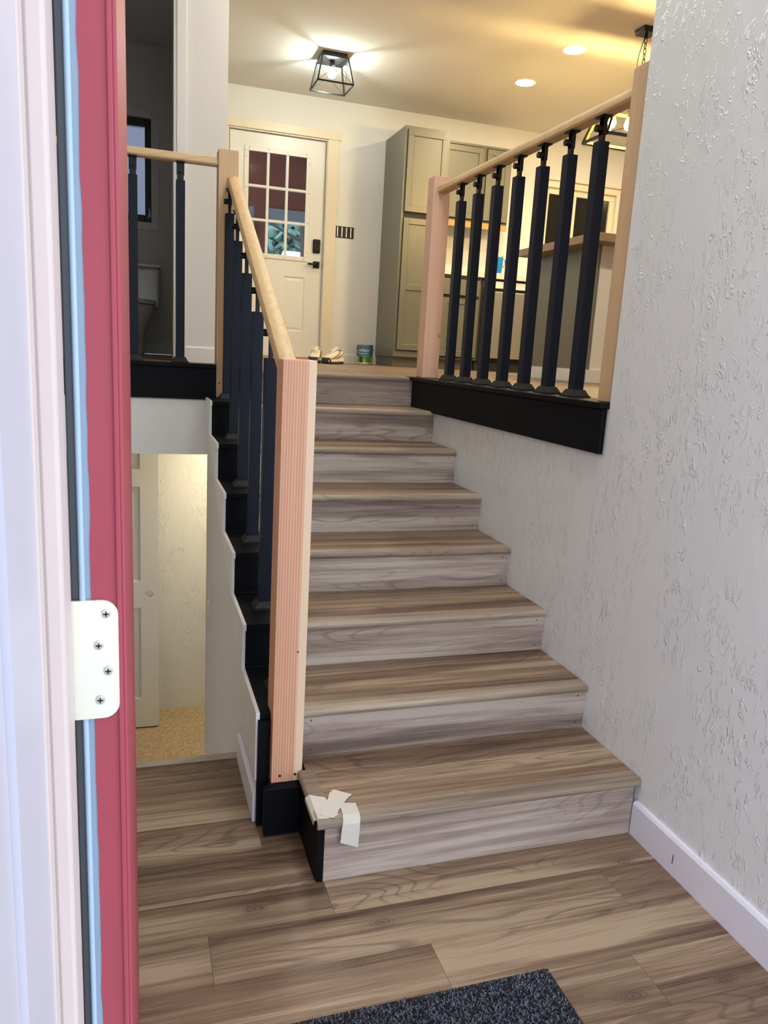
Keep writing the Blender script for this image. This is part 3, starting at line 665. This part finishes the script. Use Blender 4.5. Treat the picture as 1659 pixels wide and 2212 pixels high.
# kitchen window
kw = struct(empty('window_1', (3.15, 6.0, 2.4)), 'kitchen window with two dark panes and cream casing')
frame(MB(), KX0, KX1, KZ0, KZ1, [(KX0+.06, 3.03, KZ0+.06, KZ1-.06), (3.11, KX1-.06, KZ0+.06, KZ1-.06)], 6.02, 6.07).build('sash_frame', 'cream_trim', kw, bevel=.004)
for a, b in ((KX0+.0605, 3.0295), (3.1105, KX1-.0605)): BX(a, b, 6.042, 6.047, KZ0+.0605, KZ1-.0605).build('pane', 'dark_glass', kw)
frame(MB(), KX0-.065, KX1+.065, KZ0-.02, KZ1+.065, [(KX0, KX1, KZ0, KZ1)], 5.984, 5.9995).build('casing', 'cream_trim', kw, bevel=.002)
BX(KX0-.08, KX1+.08, 5.955, 5.9995, KZ1+.066, KZ1+.085).build('head_cap', 'cream_trim', kw); BX(KX0-.08, KX1+.08, 5.94, 5.9995, KZ0-.045, KZ0-.021).build('sill', 'cream_trim', kw)
BX(3.06, 3.075, 6.008, 6.02, KZ0+.02, KZ0+.08).build('latch', 'screw_steel', kw)
# peninsula
pn = thing('peninsula', 'dark grey panelled peninsula with white end wall', 'kitchen island', (1.8, 3.2, ZU))
BX(1.50, 1.515, 2.905, 3.70, ZU+.085, 2.138).build('side_panel', 'cabinet_paint', pn); BX(1.516, 2.2, 3.05, 3.70, ZU+.0005, 2.138).build('body', 'cabinet_paint', pn)
BX(1.487, 1.4995, 2.905, 3.70, ZU+.0005, ZU+.085).build('base_trim', 'white_trim', pn); BX(1.516, 2.5, 2.90, 3.049, ZU+.0005, 2.138).build('end_wall', 'smooth_plaster', pn); BX(1.49, 2.5, 2.886, 2.8995, ZU+.0005, ZU+.085).build('base_trim', 'white_trim', pn)
bt = thing('bar_top', 'thick stained wood bar top on the peninsula', 'worktop', (1.9, 3.2, 2.14))
for i in range(6):
    BX(1.37+i*.19, 1.37+(i+1)*.19-.001, 2.75, 3.82, 2.139, 2.190).build('board', 'butcher_block', bt, bevel=.002)

# four-gang electrical opening without plates
eb = thing('electrical_box', 'open four-gang switch box without cover plates beside the back door', 'switch box', (.55, 5.99, 2.5))
frame(MB(), .449, .654, 2.453, 2.561, [(.452, .651, 2.456, 2.558)], 5.996, 5.9995).build('box_rim', 'slot_dark', eb)
BX(.4522, .6508, 5.9985, 5.9995, 2.4562, 2.5578).build('box_cavity', 'slot_dark', eb)
for i in range(4):
    x = .47+i*.045; BX(x+.012, x+.024, 5.990, 5.998, 2.460, 2.554).build('switch_strap', 'label_white', eb, bevel=.003)
    BX(x+.014, x+.022, 5.986, 5.990, 2.495, 2.52).build('screw_tab', 'screw_steel', eb)

# ------------------------------------------------------------------ lamps
def cage(parent, cx, cy, zt, zb, tx, ty, bx_, by_, w, mat, wires=.0022, wmat=None):
    T = [Vector((cx+i*tx, cy+j*ty, zt)) for i, j in ((-1, -1), (1, -1), (1, 1), (-1, 1))]; B = [Vector((cx+i*bx_, cy+j*by_, zb)) for i, j in ((-1, -1), (1, -1), (1, 1), (-1, 1))]
    for i in range(4):
        MB().bar(T[i], B[i], w).build('corner_bar', mat, parent); MB().bar(B[i], B[(i+1) % 4], w).build('bottom_bar', mat, parent); MB().bar(T[i], T[(i+1) % 4], w).build('top_bar', mat, parent)
        j = (i+1) % 4
        MB().tube([T[i], B[j]], wires, 6).tube([T[j], B[i]], wires, 6).build('cross_wire', wmat or mat, parent)
fx = thing('flush_mount_lantern', 'square black cage ceiling lantern with one bright bulb near the back door', 'ceiling light', (.125, 4.92, ZC))
fcx, fcy = .125, 4.93
BX(fcx-.10, fcx+.10, fcy-.10, fcy+.10, ZC-.035, ZC-.0005).build('canopy', 'iron_black', fx, bevel=.002)
cage(fx, fcx, fcy, ZC-.036, ZC-.235, .105, .105, .145, .145, .011, 'iron_black', .0016)
MB().lathe([(.020, ZC-.0355), (.020, ZC-.075), (.016, ZC-.085)], (fcx, fcy, 0), 16).build('socket', 'iron_black', fx, smooth=True)
MB().lathe([(.012, ZC-.0855), (.020, ZC-.10), (.030, ZC-.125), (.031, ZC-.14), (.024, ZC-.158), (.008, ZC-.166)], (fcx, fcy, 0), 20).build('bulb', 'bulb_cool', fx, smooth=True)
for x, y, lab in ((1.765, 4.755, 'round recessed downlight over the pantry side of the kitchen ceiling'), (1.762, 3.962, 'round recessed downlight closest to the hanging lantern')):
    rl = thing('recessed_light', lab, 'ceiling light', (x, y, ZC), 'recessed kitchen downlights')
    MB().lathe([(.092, ZC-.0005), (.090, ZC-.006), (.076, ZC-.006), (.076, ZC-.0005)], (x, y, 0), 32).build('trim_ring', 'white_trim', rl, smooth=True)
    MB().lathe([(.074, ZC-.0045), (.074, ZC-.007)], (x, y, 0), 32).build('lens', 'disc_warm', rl)
for x, y, lab in ((3.4, 4.755, 'added recessed downlight, out of view over the sink and kitchen window'), (3.4, 3.1, 'added recessed downlight, out of view on the far side of the peninsula'), (4.9, 4.0, 'added recessed downlight, out of view beside the far dining room wall'), (3.4, 1.2, 'added recessed downlight, out of view over the middle of the dining room'), (1.76, 1.2, 'added recessed downlight, out of view over the floor behind the landing railing')):  # extra downlights added out of view to brighten the upper room
    rl = thing('recessed_light', lab, 'ceiling light', (x, y, ZC), 'added dining downlights out of view')
    MB().lathe([(.092, ZC-.0005), (.090, ZC-.006), (.076, ZC-.006), (.076, ZC-.0005)], (x, y, 0), 32).build('trim_ring', 'white_trim', rl, smooth=True)
    MB().lathe([(.074, ZC-.0045), (.074, ZC-.007)], (x, y, 0), 32).build('lens', 'disc_warm', rl)
for x, y, lab in ((-.38, -.45, 'added drum ceiling light, out of view over the entry landing'), (-.5, 1.35, 'added drum ceiling light, out of view over the staircase'), (-.25, 2.75, 'added drum ceiling light, out of view over the top of the stairs')):  # unseen drum lamps added because daylight leaves the stairwell dark
    dl = thing('added_drum_light', lab, 'ceiling light', (x, y, ZC), 'added drum ceiling lights')
    MB().lathe([(.10, ZC-.0005), (.10, ZC-.02)], (x, y, 0), 24).build('canopy', 'white_trim', dl)
    MB().lathe([(.27, ZC-.025), (.28, ZC-.03), (.28, ZC-.13), (.27, ZC-.14), (.001, ZC-.142)], (x, y, 0), 40).build('drum_shade', 'added_drum_cool' if y < 0 else 'added_drum_warm', dl, smooth=True)
pd = thing('pendant_lantern', 'hanging black cage lantern with warm bulbs above the peninsula', 'pendant lamp', (2.02, 3.43, ZC))
px, py = 2.02, 3.43
MB().frustum((px, py), ZC-.035, ZC-.0005, .055, .055, .062, .062).build('canopy', 'iron_black', pd, bevel=.002)
MB().lathe([(.010, ZC-.035), (.010, ZC-.06)], (px, py, 0), 12).build('hook', 'iron_black', pd)
zl = ZC-.055; i = 0
while zl > 3.20:
    pts = []
    for k in range(13):
        a = 2*math.pi*k/12; dx = .010*math.cos(a); dz = .021*math.sin(a)
        pts.append((px+(dx if i % 2 == 0 else 0), py+(0 if i % 2 == 0 else dx), zl-.018+dz))
    MB().tube(pts, .0028, 6, False).build('chain_link', 'iron_black', pd, smooth=True); zl -= .034; i += 1
MB().tube([(px-.008, py, ZC-.04), (px-.03, py-.01, ZC-.10), (px-.06, py-.02, ZC-.20), (px-.066, py-.02, ZC-.28), (px-.045, py-.01, ZC-.36), (px-.01, py, ZC-.46)], .0028, 6).build('cord', 'iron_black', pd, smooth=True)
BX(px-.24, px+.24, py-.05, py+.05, 3.165, 3.19).build('top_plate', 'iron_black', pd, bevel=.002)
cage(pd, px, py, 3.15, 2.935, .25, .11, .325, .16, .018, 'iron_black', .002)
# yellow bars paint the bulbs' glow onto the cage's inner faces
T = [Vector((px+i*.247, py+j*.107, 3.148)) for i, j in ((-1, -1), (1, -1), (1, 1), (-1, 1))]; B = [Vector((px+i*.318, py+j*.153, 2.938)) for i, j in ((-1, -1), (1, -1), (1, 1), (-1, 1))]
for i in range(4):
    q = Vector((px, py, 3.04))
    ins = lambda v: v+(q-v)*.022
    MB().bar(ins(T[i]), ins(B[i]), .0155).build('lamplit_lining', 'fixture_glow_yellow', pd); MB().bar(ins(B[i]), ins(B[(i+1) % 4]), .0155).build('lamplit_lining', 'fixture_glow_yellow', pd); MB().bar(ins(T[i]), ins(T[(i+1) % 4]), .0155).build('lamplit_lining', 'fixture_glow_yellow', pd)
for dx in (-.20, -.067, .067, .20):
    MB().lathe([(.016, 3.165), (.016, 3.11), (.013, 3.10)], (px+dx, py, 0), 14).build('socket', 'iron_black', pd, smooth=True)
    MB().lathe([(.011, 3.0995), (.018, 3.085), (.027, 3.06), (.028, 3.045), (.020, 3.025), (.006, 3.018)], (px+dx, py, 0), 18).build('bulb', 'bulb_warm', pd, smooth=True)

# ------------------------------------------------------------------ bathroom
bw = struct(empty('window_2', (-1.6, 5.42, 2.33)), 'frosted bathroom window with a crank handle')
frame(MB(), wx0, wx1, wz0, wz1, [(wx0+.05, wx1-.05, wz0+.06, wz1-.06)], 5.42, 5.47).build('sash_frame', 'window_frame_dark', bw, bevel=.004)
BX(wx0+.0505, wx1-.0505, 5.44, 5.446, wz0+.0605, wz1-.0605).build('pane', 'frosted_pane', bw)
frame(MB(), wx0-.06, wx1+.06, wz0-.06, wz1+.06, [(wx0, wx1, wz0, wz1)], 5.386, 5.3995).build('casing', 'white_trim', bw, bevel=.002)
MB().tube([(-1.29, 5.415, 2.45), (-1.285, 5.39, 2.44), (-1.283, 5.38, 2.40), (-1.288, 5.378, 2.365)], .008, 8).build('crank_handle', 'chrome', bw, smooth=True)
tl = thing('toilet', 'white porcelain toilet in the dark bathroom', 'toilet', (-1.44, 5.05, ZU))
tx = -1.437
tk = BX(tx-.225, tx+.225, 5.19, 5.385, ZU+.38, ZU+.70).build('tank', 'porcelain', tl, bevel=.02, seg=3)
BX(tx-.237, tx+.237, 5.178, 5.39, ZU+.7005, ZU+.735).build('tank_lid', 'porcelain', tl, bevel=.01, seg=3)
MB().tube([(tx-.15, 5.185, ZU+.64), (tx-.15, 5.165, ZU+.64), (tx-.09, 5.16, ZU+.635)], .007, 8).build('flush_lever', 'chrome', tl)
MB().lathe([(.10, ZU+.0005), (.11, ZU+.03), (.095, ZU+.12), (.12, ZU+.22), (.17, ZU+.32), (.185, ZU+.385), (.15, ZU+.39)], (tx, 4.95, 0), 28, 'Z', 1, 1.35).build('bowl', 'porcelain', tl, smooth=True)
BX(tx-.10, tx+.10, 5.0, 5.36, ZU+.0005, ZU+.378).build('pedestal', 'porcelain', tl, bevel=.03, seg=3)
MB().lathe([(.185, ZU+.3905), (.192, ZU+.40), (.188, ZU+.425), (.15, ZU+.43)], (tx, 4.95, 0), 28, 'Z', 1, 1.32).build('seat_lid', 'porcelain', tl, smooth=True)

# ------------------------------------------------------------------ things on the upper floor
def sneaker(loc, rz, label):
    t = thing('sneaker', label, 'shoe', loc, 'pair of sneakers by the back door')
    def loft(secs, n=14):
        vs = []; fs = []
        for (y, hw, z0, z1, pw) in secs:
            for k in range(n):
                a = 2*math.pi*k/n; c, s_ = math.cos(a), math.sin(a)
                sx = math.copysign(abs(c)**pw, c); sz = math.copysign(abs(s_)**pw, s_)
                vs.append((hw*sx, y, (z0+z1)/2+(z1-z0)/2*sz))
        m_ = len(secs)
        for i in range(m_-1):
            for k in range(n): fs.append((i*n+k, i*n+(k+1) % n, (i+1)*n+(k+1) % n, (i+1)*n+k))
        fs += [tuple(range(n-1, -1, -1)), tuple(range((m_-1)*n, m_*n))]
        return MB().add(vs, fs)
    def put(mb, name, mat, smooth=True, par=None):
        me = mb.mesh(name, mat, (0, 0, 0), smooth); o = bpy.data.objects.new(name, me); COL.objects.link(o); o.parent = par or t; return o
    put(loft([(-.148, .022, .012, .022, .6), (-.142, .038, .002, .024, .5), (-.10, .050, .0, .024, .45), (0, .046, .0, .026, .45), (.08, .044, 0, .032, .45), (.135, .040, 0, .036, .45), (.148, .026, .008, .036, .5)]), 'sole', 'shoe_sole')
    put(loft([(-.150, .020, .018, .034, .7), (-.143, .040, .014, .038, .6), (-.10, .052, .014, .040, .55), (0, .047, .016, .044, .55), (.08, .045, .018, .05, .55), (.138, .041, .018, .054, .55), (.150, .024, .022, .05, .6)]), 'midsole', 'shoe_midsole')
    u = put(loft([(-.143, .018, .03, .046, .9), (-.132, .034, .03, .062, .85), (-.10, .046, .03, .076, .85), (-.05, .044, .03, .092, .85), (0, .041, .03, .112, .8), (.04, .039, .035, .122, .75), (.09, .037, .04, .115, .7), (.13, .034, .04, .122, .7), (.146, .022, .05, .115, .7)]), 'upper', 'shoe_mesh')
    put(loft([(-.153, .018, .006, .030, .8), (-.147, .034, .004, .046, .75), (-.130, .046, .003, .060, .75), (-.118, .049, .003, .050, .7), (-.112, .048, .004, .03, .7)]), 'toe_cap', 'shoe_sole')
    put(loft([(-.03, .016, .10, .112, .8), (.02, .020, .108, .128, .8), (.055, .020, .118, .146, .8), (.06, .016, .126, .148, .8)]), 'tongue', 'shoe_mesh')
    put(loft([(.05, .024, .112, .124, .9), (.10, .026, .106, .1235, .9), (.128, .02, .11, .1255, .9)]), 'collar_lining', 'shoe_trim')
    for i in range(5):
        y = -.062+i*.022; z = .090+i*.0075
        put(MB().tube([(-.034, y, z-.018), (-.015, y+.004, z+.004), (.015, y-.004, z+.004), (.034, y, z-.018)], .0036, 6), 'lace', 'lace_white', True)
    for s_ in (-1, 1):
        put(MB().tube([(s_*.010, .03, .128), (s_*.032, .01, .132), (s_*.040, -.012, .118), (s_*.018, .02, .126)], .003, 6), 'lace_bow', 'lace_white')
        put(MB().tube([(s_*.051, -.10, .046), (s_*.047, -.03, .062), (s_*.043, .03, .085), (s_*.040, .06, .110)], .0035, 6), 'side_stripe', 'shoe_trim')
        put(MB().tube([(s_*.046, .0, .046), (s_*.043, .05, .070), (s_*.038, .10, .080), (s_*.034, .13, .10)], .0035, 6), 'side_stripe', 'shoe_trim')
    t.rotation_euler.z = rz
    return t
sneaker((.255, 5.02, ZU+.0003), math.radians(-42), 'cream sneaker with black toe, closer to the paint can')
sneaker((.12, 5.12, ZU+.0003), math.radians(-20), 'cream sneaker with black toe, closer to the newel post')
# paint can
cxp, cyp, zc0 = .768, 5.79, ZU+.0003
pcn = thing('paint_can', 'gallon paint can with blue label in front of the back wall', 'paint can', (cxp, cyp, zc0))
MB().lathe([(.080, zc0), (.0825, zc0+.004), (.0825, zc0+.008), (.081, zc0+.010), (.081, zc0+.182), (.083, zc0+.185), (.083, zc0+.190), (.074, zc0+.191)], (cxp, cyp, 0), 36).build('body', 'can_steel', pcn, smooth=True)
MB().lathe([(.073, zc0+.1912), (.073, zc0+.187), (.062, zc0+.186), (.061, zc0+.1875), (0.001, zc0+.1875)], (cxp, cyp, 0), 32).build('lid', 'can_steel', pcn, smooth=True)
def sleeve(z0, z1, r, a0, a1, n=40):
    vs = []; fs = []
    for k in range(n+1):
        a = a0+(a1-a0)*k/n
        for rr, z in ((r, z0), (r, z1)): vs.append((cxp+rr*math.cos(a), cyp+rr*math.sin(a), z))
    for k in range(n): fs.append((2*k, 2*k+2, 2*k+3, 2*k+1))
    return MB().add(vs, fs)
lb = sleeve(zc0+.075, zc0+.180, .0815, math.radians(120), math.radians(420)).build('label', 'label_blue', pcn, smooth=True)
sleeve(zc0+.012, zc0+.0745, .0815, math.radians(120), math.radians(420)).build('label_picture', 'label_green', pcn, smooth=True)
sleeve(zc0+.010, zc0+.0165, .0817, math.radians(120), math.radians(420)).build('label_band', 'label_white', pcn, smooth=True)
def wrapped_text(txt, size, zb, a_mid, parent, mat):
    cu_ = bpy.data.curves.new('text', 'FONT'); cu_.body = txt; cu_.size = size; cu_.align_x = 'CENTER'; cu_.resolution_u = 3
    to = bpy.data.objects.new('text', cu_); COL.objects.link(to)
    dg = bpy.context.evaluated_depsgraph_get(); me = bpy.data.meshes.new_from_object(to.evaluated_get(dg)); bpy.data.objects.remove(to)
    bm = bmesh.new(); bm.from_mesh(me); bmesh.ops.subdivide_edges(bm, edges=[e for e in bm.edges if e.calc_length() > .008], cuts=2); bm.to_mesh(me); bm.free()
    for v in me.vertices:
        a = a_mid+v.co.x/.0822; z = v.co.y; v.co = Vector((.0822*math.cos(a), .0822*math.sin(a), z+zb-zc0))
    me.materials.append(M[mat]); o = bpy.data.objects.new('lettering', me); COL.objects.link(o); o.parent = parent
    acc = Vector((0, 0, 0)); pp = parent
    while pp is not None: acc += pp.location; pp = pp.parent
    o.location = Vector((cxp, cyp, zc0))-acc
    return o
av = math.atan2(CAM.y-cyp, CAM.x-cxp)
wrapped_text('valspar', .042, zc0+.125, av-.05, lb, 'label_white'); wrapped_text('PROPERTY SELECT', .0125, zc0+.1, av-.05, lb, 'label_white')
for s_ in (0, math.pi): MB().lathe([(.010, 0), (.010, .006)], (cxp+.081*math.cos(s_) if s_ == 0 else cxp-.087, cyp, zc0+.15), 12, 'X').build('bail_ear', 'iron_black', pcn)
pts = [(cxp+.088*math.cos(math.pi*k/16), cyp-.06*math.sin(math.pi*k/16), zc0+.15-.075*math.sin(math.pi*k/16)-.0) for k in range(17)]
pts = [(x, cyp-.0905*math.sqrt(max(0, 1-((x-cxp)/.0905)**2)) if abs(x-cxp) < .0905 else cyp, z) for x, y, z in pts]
MB().tube(pts, .0018, 6).build('bail_handle', 'can_steel', pcn, smooth=True)

# ------------------------------------------------------------------ masking tape on the first nosing
def strip(pts2, mat='tape_cream'):
    """thin strip: list of (left,right) point pairs"""
    vs = [p for pr in pts2 for p in pr]; fs = [(2*i, 2*i+1, 2*i+3, 2*i+2) for i in range(len(pts2)-1)]
    return MB().add(vs, fs)
def tape(pairs, label):
    o = strip(pairs).build('masking_tape', 'tape_cream'); s_ = o.modifiers.new('thickness', 'SOLIDIFY'); s_.thickness = .0007; s_.offset = 1
    return tag(o, label, 'tape', 'masking tape strips on the bottom step')
z1 = tz(1)+.0012
tape([((-.9785, .128, z1-.022), (-.9785, .02, z1-.026)), ((-.9785, .122, z1-.010), (-.9785, .012, z1-.010)), ((-.969, .119, z1-.001), (-.969, .005, z1-.0006)), ((-.95, .105, z1), (-.95, .0015, z1)), ((-.932, .097, z1), (-.928, .004, z1)), ((-.922, .06, z1), (-.915, .012, z1))], 'wide cream masking tape patch folded over the open end of the bottom step')
z2 = z1+.0009
tape([((-.962, .020, z2), (-.93, -.001, z2)), ((-.935, .062, z2), (-.902, .040, z2)), ((-.915, .112, z2), (-.873, .078, z2)), ((-.900, .127, z2), (-.856, .092, z2))], 'slanting masking tape strip lying across the bottom step corner')
yf = ry(1)-.0145
tape([((-.900, .060, z2+.0002), (-.858, .052, z2+.0002)), ((-.905, .006, z2+.0002), (-.860, .004, z2+.0002)), ((-.908, yf+.004, z2-.003), (-.862, yf+.004, z2-.003)), ((-.910, yf, tz(1)-.012), (-.863, yf, tz(1)-.012)), ((-.912, yf-.001, tz(1)-.03), (-.8635, yf-.001, tz(1)-.03)), ((-.914, yf-.0015, tz(1)-.062), (-.866, yf-.0015, tz(1)-.082)), ], 'masking tape strip hanging down over the front of the bottom nosing')

# ------------------------------------------------------------------ door mat
mt = thing('door_mat', 'black and charcoal pile door mat on the entry floor', 'door mat', (-.97, -.68, 0))
mrz = math.radians(1.2)
mb_ = BX(-1.42, -.521, -.97, -.412, .0003, .007).build('backing', 'mat_backing', mt, bevel=.003)
random.seed(11)
def pile(n, mat, name):
    m_ = MB(); vs = []; fs = []
    for i in range(n):
        x, y = random.uniform(-1.412, -.529), random.uniform(-.962, -.42)
        a = random.uniform(0, math.pi*2); w = .0014; hh = random.uniform(.004, .0075); lx, ly_ = random.uniform(-.006, .006), random.uniform(-.006, .006)
        k = len(vs); c, s_ = math.cos(a)*w, math.sin(a)*w
        vs += [(x-c, y-s_, .0065), (x+c, y+s_, .0065), (x+lx+c*.7, y+ly_+s_*.7, .0065+hh), (x+lx-c*.7, y+ly_-s_*.7, .0065+hh)]; fs.append((k, k+1, k+2, k+3))
    m_.v = vs; m_.f = fs
    o = m_.build(name, mat, mt); o['kind'] = 'stuff'
pile(42000, 'mat_grey', 'grey_pile'); pile(38000, 'mat_black', 'black_pile')

# ------------------------------------------------------------------ outside the back door
struct(BX(-9, 12, 6.14, 40, .2, .3).build('ground_yard', 'snow', origin=(0, 0, 0)), 'snowy yard behind the house')
pw = thing('covered_porch', 'red-brown covered porch wall seen through the back door', 'porch', (0, 8.0, .3))
BX(-.9, 6, 8.0, 8.1, 2.99, 3.9).build('upper_wall', 'porch_red', pw); BX(-.05, .125, 8.0, 8.1, .3, 2.989).build('corner_post', 'porch_red', pw); BX(-.9, -.051, 8.0, 8.1, .3, 2.989).build('side_wall', 'porch_grey', pw)
BX(.126, 2.2, 7.98, 8.08, 2.865, 2.989).build('beam', 'porch_grey', pw); BX(2.2, 6, 8.0, 8.1, .3, 2.989).build('window_side_wall', 'porch_red', pw); BX(-.9, 6, 6.15, 8.1, 3.9, 3.95).build('porch_ceiling', 'porch_red', pw)
BX(-.3, -.05, 7.94, 7.99, 2.6, 2.85).build('wall_box', 'porch_grey', pw)
def tree(loc, h, label, leafy, seed):
    random.seed(seed); t = thing('tree', label, 'tree', loc, 'trees behind the porch'); x, y, z = loc
    MB().tube([(x, y, z), (x+.05, y, z+h*.4), (x-.05, y+.05, z+h*.7), (x, y, z+h)], [.16, .12, .08, .03], 8).build('trunk', 'bark', t, smooth=True)
    m_ = MB()
    for i in range(26):
        zz = z+h*random.uniform(.15, .95); a = random.uniform(0, 6.28); L = h*random.uniform(.12, .3); p0 = Vector((x, y, zz)); p1 = p0+Vector((math.cos(a)*L*.6, math.sin(a)*L*.6, L*.3)); p2 = p1+Vector((math.cos(a+.5)*L*.5, math.sin(a+.5)*L*.5, L*.35))
        m_.tube([p0, p1, p2], [.035, .022, .008], 5)
        m_.tube([p1, p1+Vector((math.cos(a-.9)*L*.5, math.sin(a-.9)*L*.5, L*.2))], [.018, .006], 5)
    m_.build('branches', 'bark', t)
    if leafy:
        m_ = MB()
        for i in range(9000):
            a = random.uniform(0, 6.28); zz = random.uniform(.08, 1.02); rr = h*.34*math.sqrt(random.random())*(1.1-zz*.75)
            c = Vector((x+rr*math.cos(a), y+rr*math.sin(a), z+h*zz)); d1 = Vector((random.gauss(0, 1), random.gauss(0, 1), random.gauss(0, 1))).normalized()*.15; d2 = Vector((random.gauss(0, 1), random.gauss(0, 1), random.gauss(0, 1))).normalized()*.12
            m_.add([c-d1, c+d2, c+d1, c-d2], [(0, 1, 2, 3)])
        o = m_.build('foliage', 'leaf_green' if leafy == 1 else 'leaf_pale', t); o['kind'] = 'stuff'
tree((1.5, 19, .3), 6.5, 'dense blue-green tree seen through the back door', 1, 5)
tree((7.5, 21, .3), 7.5, 'pale green tree standing far behind the porch', 2, 8)
tree((1.15, 10.6, .3), 4.4, 'bare branching tree in front of the green trees', 0, 13)
tree((-5.5, 20, .3), 7.0, 'dark green tree hidden partly by the porch post', 1, 21)
tree((2.6, 27, .3), 9.0, 'broad pale tree rising behind the blue-green tree', 2, 31)
tree((12, 34, .3), 10.0, 'tall blue-green tree far behind the snowy shed', 1, 37)
sh = thing('shed', 'small shed with snow on its roof beyond the porch', 'shed', (2.6, 14.6, .3))
BX(1.7, 4.6, 13.8, 15.4, .3, 2.80).build('walls', 'porch_grey', sh); MB().prism([(13.6, 2.85), (14.6, 3.2), (15.6, 2.85), (15.6, 2.8), (13.6, 2.8)], 'X', 1.5, 4.8).build('roof', 'porch_grey', sh); MB().prism([(13.55, 2.86), (13.55, 2.95), (14.6, 3.31), (15.65, 2.95), (15.65, 2.86), (14.6, 3.21)], 'X', 1.48, 4.82).build('snow_cover', 'snow', sh)
